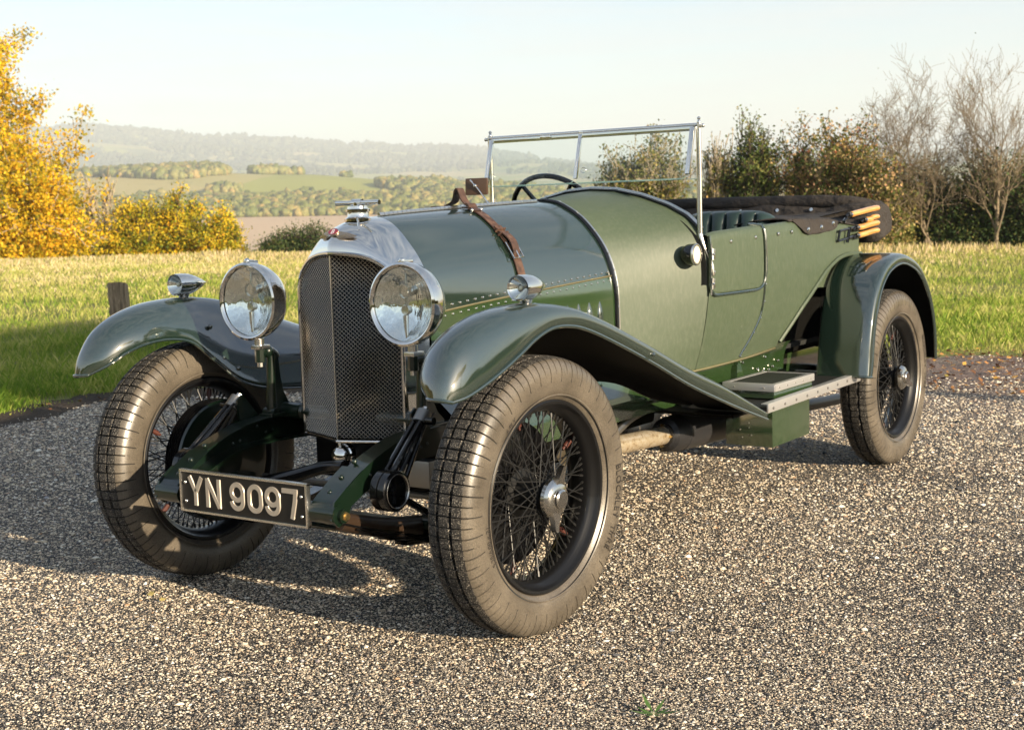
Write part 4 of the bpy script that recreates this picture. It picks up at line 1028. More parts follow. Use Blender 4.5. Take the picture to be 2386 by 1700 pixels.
def height(x, y):
    x = np.asarray(x, float); y = np.asarray(y, float); r = np.hypot(x-CAM[0], y-CAM[1]); az = AZ(x, y); E = edge_r(az)
    inview = sstep(-185, -175, az)*1.0*np.where(az < -95, 1, np.clip((-60-az)/35, 0, 1)); inview = np.where(az > 0, np.clip((az-165)/15, 0, 1), inview)
    near = (vnoise(x, y, 9, 3)-.5)*.10*sstep(10, 25, r)
    beyond = np.where(r > E, -(r-E)*.07, 0)
    far = CAM[2]+r*el_at(az, r)+(vnoise(x, y, 420, 5)-.5)*r*.006+(vnoise(x, y, 130, 9)-.5)*r*.003*sstep(900, 1500, r)
    t = sstep(90, 200, r); z = near+beyond*(1-t)*1.0
    return np.where(r > 90, z*(1-t)+far*t, z)
# terrain sheet, rings around the camera's car park
rad = np.r_[np.linspace(0, 12, 13), np.geomspace(13, 100, 34)[0:], np.geomspace(108, 900, 26), np.geomspace(940, 7600, 66)]
th = np.radians(np.r_[np.linspace(-182, -110, 150), np.linspace(-107, 175, 80)])
RR, TT = np.meshgrid(rad, th, indexing='ij'); X = CAM[0]+RR*np.cos(TT); Y = CAM[1]+RR*np.sin(TT); Z = height(X, Y)
Z = np.where(RR < 8, 0, Z)
nr, nt = RR.shape; idx = np.arange(nr*nt).reshape(nr, nt)
a = idx[:-1]; b = idx[1:]; F = np.stack([a, b, np.roll(b, -1, 1), np.roll(a, -1, 1)], -1).reshape(-1, 4)
M_FIELD = mat('grass_and_fields', (.09, .12, .03), .9, spec=.2)
geo = N(M_FIELD, 'ShaderNodeNewGeometry'); sp = N(M_FIELD, 'ShaderNodeSeparateXYZ'); L(M_FIELD, geo.outputs['Position'], sp.inputs[0])
ln = N(M_FIELD, 'ShaderNodeVectorMath', operation='LENGTH'); L(M_FIELD, geo.outputs['Position'], ln.inputs[0])
pos = geo.outputs['Position']
gn = noise(M_FIELD, pos, .35, 6, .6); gf = noise(M_FIELD, pos, 9, 4, .6)
g1 = ramp(M_FIELD, gn.outputs[0], [(.3, (.10, .13, .025)), (.5, (.20, .20, .06)), (.7, (.36, .30, .14))])
gfine = ramp(M_FIELD, gf.outputs[0], [(.3, (.55, .55, .5)), (.7, (1.2, 1.2, 1.15))])
nearcol = mixc(M_FIELD, .8, g1.outputs[0], gfine.outputs[0], 'MULTIPLY')
vf = N(M_FIELD, 'ShaderNodeTexVoronoi'); vf.inputs['Scale'].default_value = .0032; vf.inputs['Randomness'].default_value = .9
mpv = N(M_FIELD, 'ShaderNodeMapping'); mpv.inputs['Scale'].default_value = (1, .6, 0); L(M_FIELD, pos, mpv.inputs[0]); L(M_FIELD, mpv.outputs[0], vf.inputs[0])
sv = N(M_FIELD, 'ShaderNodeSeparateColor'); L(M_FIELD, vf.outputs['Color'], sv.inputs[0])
farc = ramp(M_FIELD, sv.outputs[0], [(0, (.26, .27, .07)), (.25, (.32, .30, .10)), (.45, (.38, .32, .13)), (.6, (.28, .29, .07)), (.8, (.35, .31, .12)), (1, (.40, .34, .16))], 'CONSTANT')
nfar = noise(M_FIELD, pos, .004, 6, .6); farc2 = mixc(M_FIELD, ramp(M_FIELD, nfar.outputs[0], [(.55, (0,)*3), (.62, (1,)*3)]).outputs[0], farc.outputs[0], (.12, .14, .05))
# the ploughed field below the hill (520-1080 m)
pf = ramp(M_FIELD, None, [(0, (0,)*3), (.052, (0,)*3), (.056, (1,)*3), (.108, (1,)*3), (.112, (0,)*3)])
dv = N(M_FIELD, 'ShaderNodeMath', operation='DIVIDE'); L(M_FIELD, ln.outputs['Value'], dv.inputs[0]); dv.inputs[1].default_value = 10000
nw = N(M_FIELD, 'ShaderNodeMath', operation='MULTIPLY_ADD'); L(M_FIELD, noise(M_FIELD, pos, .004, 2).outputs[0], nw.inputs[0]); nw.inputs[1].default_value = .03; L(M_FIELD, dv.outputs[0], nw.inputs[2])
sb = N(M_FIELD, 'ShaderNodeMath', operation='SUBTRACT'); L(M_FIELD, nw.outputs[0], sb.inputs[0]); sb.inputs[1].default_value = .015; L(M_FIELD, sb.outputs[0], pf.inputs[0])
farc3 = mixc(M_FIELD, pf.outputs[0], farc2, (.52, .38, .25))
fd = ramp(M_FIELD, dv.outputs[0], [(0, (0,)*3), (.009, (0,)*3), (.013, (1,)*3)])
L(M_FIELD, mixc(M_FIELD, fd.outputs[0], nearcol, farc3), P(M_FIELD).inputs['Base Color'])
L(M_FIELD, bump(M_FIELD, gf.outputs[0], .6, .05), P(M_FIELD).inputs['Normal'])
terr = np_mesh('ground', np.stack([X, Y, Z], -1).reshape(-1, 3), F, M_FIELD, smooth=True); tag(terr, kind='structure')

# gravel drive
BD = [(20, -5.5), (12, -4.6), (5, -4.5), (1, -4.7), (-2.06, -4.92), (-3.0, -5.0), (-3.75, -4.35), (-4.3, -3.5), (-5.4, -2.3), (-6.6, -1.2), (-7.55, -.35), (-7.7, .45), (-8.6, 2.0), (-12, 5), (-18, 11), (-20, 22), (0, 30), (20, 26), (34, 10)]
def bd_noise(pts):
    out = []
    n = len(pts)
    for i in range(n):
        a = np.array(pts[i], float); b = np.array(pts[(i+1) % n], float); m = max(2, int(np.linalg.norm(b-a)/.12)) if i < 13 else 8
        for k in range(m):
            p = a+(b-a)*k/m; out.append(p)
    out = np.array(out); c = np.array([2., 4.]); d = out-c; ln_ = np.linalg.norm(d, axis=1, keepdims=True)
    w = (vnoise(out[:, 0], out[:, 1], .5, 1)-.5)*.28+(vnoise(out[:, 0], out[:, 1], .16, 2)-.5)*.16
    return out+d/ln_*w[:, None]
bpoly = bd_noise(BD)
def inside(px, py, poly):
    ins = np.zeros(len(px), bool); n = len(poly); j = n-1
    for i in range(n):
        xi, yi = poly[i]; xj, yj = poly[j]
        c = ((yi > py) != (yj > py)) & (px < (xj-xi)*(py-yi)/(yj-yi+1e-12)+xi); ins ^= c; j = i
    return ins
def seg_dist(px, py, poly):
    d = np.full(len(px), 1e9)
    for i in range(len(poly)):
        a = poly[i]; b = poly[(i+1) % len(poly)]; ab = b-a; t = np.clip(((px-a[0])*ab[0]+(py-a[1])*ab[1])/(ab@ab), 0, 1)
        d = np.minimum(d, np.hypot(px-(a[0]+t*ab[0]), py-(a[1]+t*ab[1])))
    return d
M_GRAVEL = mat('gravel_asphalt', (.2, .17, .13), .8, spec=.35)
pos = objco(M_GRAVEL)
v1 = N(M_GRAVEL, 'ShaderNodeTexVoronoi'); v1.inputs['Scale'].default_value = 105; L(M_GRAVEL, pos, v1.inputs[0])
v2 = N(M_GRAVEL, 'ShaderNodeTexVoronoi'); v2.inputs['Scale'].default_value = 190; L(M_GRAVEL, pos, v2.inputs[0])
s1 = N(M_GRAVEL, 'ShaderNodeSeparateColor'); L(M_GRAVEL, v1.outputs['Color'], s1.inputs[0])
s2 = N(M_GRAVEL, 'ShaderNodeSeparateColor'); L(M_GRAVEL, v2.outputs['Color'], s2.inputs[0])
STONES = [(0, (.03, .03, .032)), (.22, (.07, .066, .064)), (.34, (.40, .33, .24)), (.55, (.62, .52, .39)), (.80, (.78, .68, .53)), (.93, (.46, .30, .18)), (1, (.88, .83, .74))]
cA = ramp(M_GRAVEL, s1.outputs[0], STONES); cB = ramp(M_GRAVEL, s2.outputs[0], STONES)
tar = ramp(M_GRAVEL, v1.outputs['Distance'], [(.36, (1,)*3), (.46, (0,)*3)]); tar2 = ramp(M_GRAVEL, v2.outputs['Distance'], [(.34, (1,)*3), (.44, (0,)*3)])
cB2 = mixc(M_GRAVEL, tar2.outputs[0], (.011, .011, .012), cB.outputs[0])
pk = N(M_GRAVEL, 'ShaderNodeMath', operation='GREATER_THAN'); L(M_GRAVEL, s1.outputs[1], pk.inputs[0]); pk.inputs[1].default_value = .5
mA = N(M_GRAVEL, 'ShaderNodeMath', operation='MULTIPLY'); L(M_GRAVEL, tar.outputs[0], mA.inputs[0]); L(M_GRAVEL, pk.outputs[0], mA.inputs[1])
gc = mixc(M_GRAVEL, mA.outputs[0], cB2, cA.outputs[0])
big = noise(M_GRAVEL, pos, .9, 6, .62); gcol0 = mixc(M_GRAVEL, .75, gc, ramp(M_GRAVEL, big.outputs[0], [(.36, (.45, .45, .47)), (.5, (.95, .95, .95)), (.66, (1.2, 1.18, 1.15))]).outputs[0], 'MULTIPLY')
sx_ = N(M_GRAVEL, 'ShaderNodeSeparateXYZ'); L(M_GRAVEL, pos, sx_.inputs[0]); mx_ = N(M_GRAVEL, 'ShaderNodeMapRange'); mx_.inputs['From Min'].default_value = -4.0; mx_.inputs['From Max'].default_value = -6.4; L(M_GRAVEL, sx_.outputs[0], mx_.inputs[0])
dn_ = noise(M_GRAVEL, pos, 2.2, 6, .65); dm_ = N(M_GRAVEL, 'ShaderNodeMath', operation='MULTIPLY'); L(M_GRAVEL, mx_.outputs[0], dm_.inputs[0]); L(M_GRAVEL, ramp(M_GRAVEL, dn_.outputs[0], [(.35, (.25,)*3), (.6, (.95,)*3)]).outputs[0], dm_.inputs[1])
gcol = mixc(M_GRAVEL, dm_.outputs[0], gcol0, ramp(M_GRAVEL, s2.outputs[0], [(0, (.05, .03, .025)), (.5, (.14, .085, .065)), (.8, (.30, .20, .16)), (1, (.5, .42, .36))]).outputs[0])
L(M_GRAVEL, gcol, P(M_GRAVEL).inputs['Base Color'])
hsum = N(M_GRAVEL, 'ShaderNodeMath', operation='ADD'); L(M_GRAVEL, tar.outputs[0], hsum.inputs[0]); L(M_GRAVEL, tar2.outputs[0], hsum.inputs[1])
L(M_GRAVEL, bump(M_GRAVEL, hsum.outputs[0], .7, .003), P(M_GRAVEL).inputs['Normal'])
bm = bmesh.new(); vs = [bm.verts.new((p[0], p[1], .004)) for p in bpoly]; f = bm.faces.new(vs); bmesh.ops.triangulate(bm, faces=[f]); 
me = bpy.data.meshes.new('gravel_drive'); bmesh.ops.recalc_face_normals(bm, faces=bm.faces); bm.to_mesh(me); bm.free(); me.materials.append(M_GRAVEL)
if me.polygons[0].normal.z < 0: me.flip_normals()
dr_ = bpy.data.objects.new('gravel_drive', me); COL.objects.link(dr_); tag(dr_, kind='structure')
# dark soil margin along the drive's edge
M_SOIL = mat('damp_soil', (.045, .034, .024), .95, spec=.2)
ns_ = noise(M_SOIL, objco(M_SOIL), 40, 6, .7); L(M_SOIL, ramp(M_SOIL, ns_.outputs[0], [(.35, (.025, .019, .014)), (.6, (.07, .05, .033)), (.75, (.18, .14, .09))]).outputs[0], P(M_SOIL).inputs['Base Color'])
L(M_SOIL, bump(M_SOIL, ns_.outputs[0], 1, .02), P(M_SOIL).inputs['Normal'])
ctr = np.array([2., 4.])
mb = MB(); nb_ = len(bpoly); rows = []
for i, p in enumerate(bpoly):
    if p[0] < -6.2: break
    d = (p-ctr)/np.linalg.norm(p-ctr); w0 = .12+.30*vnoise(p[0:1], p[1:2], .3, 8)[0]; w1 = .20+.35*vnoise(p[0:1], p[1:2], .4, 4)[0]
    rows.append([(*(p-d*w0), .0065), (*p, .018), (*(p+d*w1*.5), .022), (*(p+d*w1), .002)])
mb.grid(rows); so = mb.build('soil_margin', M_SOIL, None, 80, fix=False); tag(so, kind='structure')

# loose stones standing proud of the drive
M_STONE = mat('loose_stones', (.3, .25, .2), .75, spec=.3)
gi = N(M_STONE, 'ShaderNodeNewGeometry')
L(M_STONE, ramp(M_STONE, gi.outputs['Random Per Island'], [(0, (.04, .045, .05)), (.12, (.10, .10, .105)), (.15, (.42, .34, .25)), (.50, (.64, .54, .40)), (.76, (.80, .70, .54)), (.90, (.90, .86, .77)), (.95, (.50, .30, .16)), (1, (.34, .37, .41))]).outputs[0], P(M_STONE).inputs['Base Color'])
def stones(n, rmin, rmax, dmax, smul=1.0):
    # sample so that density falls with distance from the viewpoint
    az = np.radians(rng.uniform(-184, -98, n)); d = np.sqrt(rng.uniform(.9**2, 1, n))*0+np.exp(rng.uniform(np.log(1.5), np.log(dmax), n))
    x = CAM[0]+d*np.cos(az); y = CAM[1]+d*np.sin(az)
    ok = inside(x, y, bpoly) & (rng.random(n) > .8*np.clip((-x-4.6)/1.8, 0, 1)*(.45+.9*vnoise(x, y, .6, 19))); x, y, d = x[ok], y[ok], d[ok]; n = len(x)
    pk_ = vnoise(x, y, .9, 31)*.6+vnoise(x, y, .35, 32)*.4; ok = rng.random(n) < np.clip(.35+1.5*pk_, 0, 1); x, y, d = x[ok], y[ok], d[ok]; n = len(x); e_ = np.full(n, 9.); e_[d > 5] = seg_dist(x[d > 5], y[d > 5], bpoly[:150:3]); ok = e_ > .10+.35*vnoise(x, y, .4, 23)*(x < 0); x, y, d = x[ok], y[ok], d[ok]; n = len(x)
    r = (rmin+(rmax-rmin)*rng.random(n)**2.6)*smul*np.clip(d/5.0, .60, 2.4)
    t = (1+5**.5)/2
    base = np.array([(1,0,0), (0,1,0), (-1,0,0), (0,-1,0), (0,0,1), (0,0,-1), (.6,.6,.55), (-.6,.6,.55), (-.6,-.6,.55), (.6,-.6,.55)], float)[:10]
    fc = np.array([(0,1,6), (1,2,7), (2,3,8), (3,0,9), (6,1,7), (7,2,8), (8,3,9), (9,0,6), (6,7,4), (7,8,4), (8,9,4), (9,6,4)])
    V = base[None]*(1+rng.uniform(-.28, .28, (n, 10, 1)))*r[:, None, None]*np.stack([rng.uniform(.8, 1.6, n), rng.uniform(.7, 1.1, n), rng.uniform(.45, .9, n)], -1)[:, None]
    a = rng.uniform(0, 2*np.pi, n); c, s = np.cos(a)[:, None], np.sin(a)[:, None]
    Vx = V[..., 0]*c-V[..., 1]*s; Vy = V[..., 0]*s+V[..., 1]*c
    P_ = np.stack([Vx+x[:, None], Vy+y[:, None], V[..., 2]+.004+r[:, None]*.12], -1)
    return P_.reshape(-1, 3), (fc[None]+(np.arange(n)*10)[:, None, None]).reshape(-1, 3)
V1, F1 = stones(520000, .0022, .0056, 13)
V2, F2 = stones(5200, .006, .012, 8, 1.0)
V = np.r_[V1, V2]; F = np.r_[F1, F2+len(V1)]
tag(np_mesh('loose_gravel', V, F, M_STONE), 'mixed tan, grey and white stones lying loose over the drive', 'gravel', kind='stuff')

# grass
M_BLADE = mat('grass_blades', (.1, .14, .03), .7, spec=.3)
gi = N(M_BLADE, 'ShaderNodeNewGeometry'); pz = noise(M_BLADE, gi.outputs['Position'], .30, 5, .6)
dist = N(M_BLADE, 'ShaderNodeVectorMath', operation='LENGTH'); L(M_BLADE, gi.outputs['Position'], dist.inputs[0])
mr = N(M_BLADE, 'ShaderNodeMapRange'); mr.inputs['From Min'].default_value = 8; mr.inputs['From Max'].default_value = 60; mr.inputs['To Min'].default_value = -.10; mr.inputs['To Max'].default_value = .30; L(M_BLADE, dist.outputs['Value'], mr.inputs[0])
a1 = N(M_BLADE, 'ShaderNodeMath', operation='MULTIPLY_ADD'); L(M_BLADE, gi.outputs['Random Per Island'], a1.inputs[0]); a1.inputs[1].default_value = .32; L(M_BLADE, mr.outputs[0], a1.inputs[2])
a2 = N(M_BLADE, 'ShaderNodeMath', operation='ADD'); L(M_BLADE, a1.outputs[0], a2.inputs[0]); L(M_BLADE, pz.outputs[0], a2.inputs[1])
a3 = N(M_BLADE, 'ShaderNodeMath', operation='SUBTRACT'); L(M_BLADE, a2.outputs[0], a3.inputs[0]); a3.inputs[1].default_value = .12
gr = ramp(M_BLADE, a3.outputs[0], [(.18, (.08, .17, .015)), (.40, (.19, .29, .025)), (.54, (.38, .40, .08)), (.70, (.58, .51, .20)), (.88, (.74, .61, .36))])
L(M_BLADE, gr.outputs[0], P(M_BLADE).inputs['Base Color'])
def leafy(m, col_out, tr=.35, rough=.6):
    nt = m.node_tree; p = P(m); t = N(m, 'ShaderNodeBsdfTranslucent'); L(m, col_out, t.inputs[0]); mx = N(m, 'ShaderNodeMixShader'); mx.inputs[0].default_value = tr
    L(m, p.outputs[0], mx.inputs[1]); L(m, t.outputs[0], mx.inputs[2]); L(m, mx.outputs[0], nt.nodes['Material Output'].inputs[0])
leafy(M_BLADE, gr.outputs[0], .35)
def blades(n, azr, dr, hfun, wfun, seed, clump=0):
    g = np.random.default_rng(seed)
    az = g.uniform(*azr, n); d = np.exp(g.uniform(np.log(dr[0]), np.log(dr[1]), n))
    x = CAM[0]+d*np.cos(np.radians(az)); y = CAM[1]+d*np.sin(np.radians(az)); E = edge_r(az)
    sd = np.full(n, 9.); nearm = d < 16
    ok = (d < E+3); ins = inside(x, y, bpoly)
    nb = nearm & ~ins; 
    if nb.any(): sd[nb] = seg_dist(x[nb], y[nb], bpoly[::3])
    keep = ok & ~ins & (g.random(n) < np.clip((sd-.02+.5*(vnoise(x, y, .35, 14)-.5))/.45, .10, 1)); x, y, d, sd = x[keep], y[keep], d[keep], sd[keep]; n = len(x)
    if clump: 
        pass
    h = hfun(x, y, d, g)*np.clip(.35+sd*.8, .35, 1); w = wfun(d, g); z = height(x, y)
    a = g.uniform(0, 2*np.pi, n); lean = h*g.uniform(.1, .75, n); b = g.uniform(0, 2*np.pi, n)
    dx, dy = np.cos(a)*w/2, np.sin(a)*w/2; lx, ly = np.cos(b)*lean, np.sin(b)*lean
    V = np.stack([np.stack([x-dx, y-dy, z-.004], -1), np.stack([x+dx, y+dy, z-.004], -1), np.stack([x+dx*.6+lx*.4, y+dy*.6+ly*.4, z+h*.6], -1), np.stack([x+lx, y+ly, z+h], -1)], 1)
    F = np.arange(n*4).reshape(n, 4)
    return V.reshape(-1, 3), F
hn = lambda x, y, d, g: (.022+.06*vnoise(x, y, 1.1, 11)*(.4+1.3*vnoise(x, y, .33, 17))+.035*g.random(len(x))+.07*(g.random(len(x)) > .97))*(1+.35*sstep(12, 40, d))
G1 = blades(400000, (-200, -106), (6.5, 78), hn, lambda d, g: .0035*np.clip(d/8, 1, 12)*g.uniform(.7, 1.3, len(d)), 21)
G3 = blades(190000, (-196, -106), (6.5, 17), hn, lambda d, g: .004*g.uniform(.7, 1.3, len(d)), 25)
tag(np_mesh('grass', np.r_[G1[0], G3[0]], np.r_[G1[1], G3[1]+len(G1[0])], M_BLADE), 'short green grass turning dry and pale towards the far edge of the field', 'grass', kind='stuff')
M_DRY = mat('dry_grass', (.5, .38, .2), .8, spec=.2)
gi = N(M_DRY, 'ShaderNodeNewGeometry'); dry = ramp(M_DRY, gi.outputs['Random Per Island'], [(0, (.24, .26, .06)), (.35, (.42, .35, .14)), (.7, (.60, .47, .26)), (1, (.70, .57, .38))]); L(M_DRY, dry.outputs[0], P(M_DRY).inputs['Base Color']); leafy(M_DRY, dry.outputs[0], .3)
def tall(n, azr, off0, off1, h0, h1, seed):
    g = np.random.default_rng(seed); az = g.uniform(*azr, n); E = edge_r(az); q_ = g.random(n)**.45; d = E+off0+(off1-off0)*q_
    x = CAM[0]+d*np.cos(np.radians(az)); y = CAM[1]+d*np.sin(np.radians(az)); z = height(x, y); h = (h0+(h1-h0)*g.random(n)**2*q_**2)*(.4+1.2*vnoise(x, y, 2.5, 6)); w = d*.0011*g.uniform(.6, 1.3, n)
    a = g.uniform(0, 2*np.pi, n); b = g.uniform(0, 2*np.pi, n); l = h*g.uniform(.05, .35, n); dx, dy = np.cos(a)*w/2, np.sin(a)*w/2
    V = np.stack([np.stack([x-dx, y-dy, z], -1), np.stack([x+dx, y+dy, z], -1), np.stack([x+dx*.8+np.cos(b)*l*.5, y+dy*.8+np.sin(b)*l*.5, z+h*.7], -1), np.stack([x+np.cos(b)*l, y+np.sin(b)*l, z+h], -1)], 1)
    return V.reshape(-1, 3), np.arange(n*4).reshape(n, 4)
T1 = tall(26000, (-137, -118), -32, .6, .04, .24, 31); T2 = tall(9000, (-152, -137), -22, .6, .04, .18, 32); T3 = tall(20000, (-186, -152), -8, 1.5, .06, .30, 33)
tag(np_mesh('dry_grass', np.r_[T1[0], T2[0], T3[0]], np.r_[T1[1], T2[1]+len(T1[0]), T3[1]+len(T1[0])+len(T2[0])], M_DRY), 'tall straw coloured grass standing along the far edge of the field', 'dry grass', kind='stuff')

# ================================================================== TREES
def leafmat(name, stops, tr=.4):
    m = mat(name, (.1, .1, .1), .6, spec=.3); g = N(m, 'ShaderNodeNewGeometry'); r = ramp(m, g.outputs['Random Per Island'], stops)
    nn = noise(m, g.outputs['Position'], .9, 3); mm = ramp(m, nn.outputs[0], [(.38, (.42, .55, .55)), (.60, (1.15, 1.1, 1.0))])
    c = mixc(m, .8, r.outputs[0], mm.outputs[0], 'MULTIPLY'); L(m, c, P(m).inputs['Base Color']); leafy(m, c, tr); return m
L_YEL = leafmat('yellow_leaves', [(0, (.14, .15, .02)), (.10, (.28, .26, .02)), (.15, (.72, .48, .02)), (.6, (.90, .62, .03)), (.85, (.85, .42, .03)), (1, (.30, .32, .03))], .45)
L_YG = leafmat('yellow_green_leaves', [(0, (.08, .14, .015)), (.18, (.20, .26, .02)), (.32, (.60, .48, .03)), (.85, (.88, .60, .03)), (1, (.70, .32, .03))], .4)
L_DG = leafmat('dark_green_leaves', [(0, (.03, .06, .015)), (.5, (.065, .11, .028)), (.85, (.13, .15, .04)), (1, (.22, .18, .06))], .3)
L_OG = leafmat('olive_green_leaves', [(0, (.06, .10, .02)), (.5, (.12, .16, .04)), (.85, (.23, .23, .07)), (1, (.34, .27, .10))], .3)
L_RG = leafmat('rusty_green_leaves', [(0, (.08, .12, .025)), (.4, (.18, .19, .04)), (.65, (.48, .34, .14)), (.88, (.62, .40, .22)), (1, (.34, .09, .05))], .35)
L_OL = leafmat('olive_leaves', [(0, (.09, .12, .03)), (.5, (.20, .21, .055)), (.8, (.36, .30, .10)), (1, (.45, .30, .12))], .35)
M_BARK = mat('pale_bark', (.30, .24, .16), .85)
L(M_BARK, ramp(M_BARK, noise(M_BARK, objco(M_BARK), 5, 4).outputs[0], [(.3, (.20, .16, .11)), (.7, (.46, .38, .27))]).outputs[0], P(M_BARK).inputs['Base Color'])
M_BARKT = mat('twig_bark', (.20, .155, .10), .9)
M_BARKD = mat('dark_bark', (.07, .05, .035), .9)
def branches(g, base, h, spread, levels, n0, kids, r0, up=.35, wob=.18, trunks=1, first_at=.3):
    """returns list of (points, radii) and tip list"""
    segs = []; tips = []
    def grow(p, d, ln, r, lv):
        k = 6 if lv < 2 else 4; pts = [p.copy()]; rs = [r]
        dd = d.copy()
        for i in range(k):
            dd = dd+g.normal(0, wob, 3); dd[2] += up*.25; dd /= np.linalg.norm(dd); p = p+dd*ln/k; pts.append(p.copy()); rs.append(r*(1-.62*(i+1)/k))
        segs.append((pts, rs)); tips.append((p.copy(), lv))
        if lv >= levels: return
        for c in range(kids if lv else n0):
            f = first_at+(1-first_at)*(c+g.random())/(kids if lv else n0); i = min(int(f*k), k-1); q = pts[i]+(pts[i+1]-pts[i])*(f*k-i)
            t = pts[i+1]-pts[i]; t /= np.linalg.norm(t); a = g.normal(0, 1, 3); a -= t*a.dot(t); a /= np.linalg.norm(a); w = g.uniform(.5, 1.0)*spread
            nd = t*(1-w*.45)+a*w; nd[2] += up*.3; nd /= np.linalg.norm(nd)
            grow(q, nd, ln*g.uniform(.45, .72), rs[i]*.6, lv+1)
    for t in range(trunks):
        d = np.array([g.normal(0, .25 if trunks > 1 else .05), g.normal(0, .25 if trunks > 1 else .05), 1.]); d /= np.linalg.norm(d)
        grow(np.array(base, float)+np.array([g.normal(0, .12*(trunks > 1)), g.normal(0, .12*(trunks > 1)), 0]), d, h*.62*(g.uniform(.75, 1) if trunks > 1 else 1), r0, 0)
    return segs, tips
def wood_mesh(name, segs, mt, parent, rmin=.008):
    mb = MB()
    for pts, rs in segs: mb.tube([tuple(p) for p in pts], [max(r, rmin) for r in rs], 5 if rs[0] < .05 else 8, caps=False)
    return mb.build(name, mt, parent, 60, fix=False)
def leaf_mesh(name, C, size, g, mt, parent):
    n = len(C); s = size*g.uniform(.6, 1.3, n)
    q = g.normal(0, 1, (n, 3)); q /= np.linalg.norm(q, axis=1, keepdims=True); a = np.cross(q, g.normal(0, 1, (n, 3))); a /= np.linalg.norm(a, axis=1, keepdims=True); b = np.cross(q, a)
    a *= s[:, None]/2; b *= s[:, None]/2*.65
    V = np.stack([C-a, C-b*1.0+a*.1, C+a, C+b+a*.1], 1).reshape(-1, 3); return np_mesh(name, V, np.arange(n*4).reshape(n, 4), mt, parent)
def at(px, d, z=None):
    """ground point seen under photo column px (of 2279) at distance d"""
    m = Euler(cam.rotation_euler).to_matrix(); v = m @ Vector(((px*2386/2279-1193)/3188.467, 0.095, -1)); v.z = 0; v.normalize()
    x, y = CAM[0]+v.x*d, CAM[1]+v.y*d; return (x, y, float(height(np.array([x]), np.array([y]))[0]) if z is None else z)
def tree(name, label, cat, pos, h, seed, leaf=None, nleaf=5000, lsize=.08, width=1.0, levels=3, n0=9, kids=4, bark=None, trunks=1, spread=.9, up=.35, r0=None, first_at=.3, clump=.28, group=None, lowfill=0, rmin=.008, wob=.18):
    g = np.random.default_rng(seed); root = tag(empty(name, pos), label, cat, group)
    segs, tips = branches(g, (0, 0, -.1), h, spread, levels, n0, kids, r0 or h*.022, up, wob, trunks, first_at)
    ap = np.concatenate([np.array(p) for p, r in segs]); top = ap[:, 2].max(); k = h/top; 
    segs = [([np.array([p[0]*k*width, p[1]*k*width, p[2]*k]) for p in pts], rs) for pts, rs in segs]
    wood_mesh('trunk', segs, bark or M_BARK, root, rmin)
    if leaf is not None:
        cand = []
        for pts, rs in segs:
            if rs[0] < (r0 or h*.022)*.62:
                for p in pts[1:]: cand.append(p)
        cand = np.array(cand)
        if lowfill: 
            m_ = int(len(cand)*lowfill); lo = cand[g.integers(0, len(cand), m_)].copy(); lo[:, 2] *= g.uniform(.05, .7, m_); cand = np.r_[cand, lo]
        wgt = .35+g.random(len(cand))**2*1.6; wgt /= wgt.sum()
        C = cand[g.choice(len(cand), nleaf, p=wgt)]+g.normal(0, clump, (nleaf, 3))*np.array([1, 1, .8]); C[:, 2] = np.abs(C[:, 2])+.05
        leaf_mesh('crown', C, lsize, g, leaf, root)
    return root
# left: large yellow tree and yellow shrubs on the edge of the field
p = at(-70, 66); tree('autumn_tree', 'tall autumn tree with orange and yellow leaves at the left edge of the field', 'tree', p, 13.8, 5, L_YEL, 95000, .175, .80, 3, 13, 5, M_BARK, 1, .95, .3, first_at=.10, clump=.30, lowfill=.25, rmin=.02)
p = at(28, 64); tree('autumn_tree', 'lower yellow tree leaning out from under the tall orange one', 'tree', p, 6.6, 6, L_YEL, 36000, .165, 1.10, 3, 9, 5, M_BARK, 2, 1.0, .2, first_at=.1, clump=.32, lowfill=.5, rmin=.02)
p = at(125, 66); tree('autumn_tree', 'small yellow bush-like tree tucked at the right foot of the tall orange one', 'tree', p, 4.0, 16, L_YG, 18000, .125, .95, 3, 7, 5, M_BARK, 2, 1.0, .2, first_at=.1, clump=.38, lowfill=.5, rmin=.02)
p = at(228, 70); tree('bare_sapling', 'thin pale sapling almost bare between the yellow tree and the yellow bushes', 'tree', p, 5.2, 17, L_OL, 260, .12, .55, 3, 10, 4, M_BARK, 2, .6, .5, rmin=.018)
p = at(215, 69); tree('bramble_bush', 'dark leafless bush at the foot of the thin sapling', 'bush', p, 1.9, 27, L_OL, 900, .12, 1.1, 3, 8, 5, M_BARKD, 4, .8, .4, rmin=.018)
for px, h, sd, w, lf, lb in ((310, 2.6, 7, 1.15, L_YG, 'yellow and green bush, leftmost of the three in front of the valley'), (415, 3.2, 8, 1.0, L_YG, 'tallest yellow topped bush, middle of the three in front of the valley'), (500, 2.3, 9, 1.0, L_YG, 'smaller yellow green bush, rightmost of the three in front of the valley')):
    p = at(px, 66); tree('yellow_bush', lb, 'bush', p, h+.80, sd, lf, 30000, .13, w*.95, 3, 8, 5, M_BARKD, 4, .8, .35, first_at=.08, clump=.20, group='yellow bushes at the far edge of the field', lowfill=.7, rmin=.015)
p = at(568, 80); tree('pale_bush', 'pale round bush standing below the brow, left of the dark green bushes', 'bush', (p[0], p[1], p[2]), 2.0, 41, L_OL, 3000, .16, 1.0, 3, 7, 4, M_BARKD, 3, .8, .3, first_at=.1, clump=.3, lowfill=.5, rmin=.015)
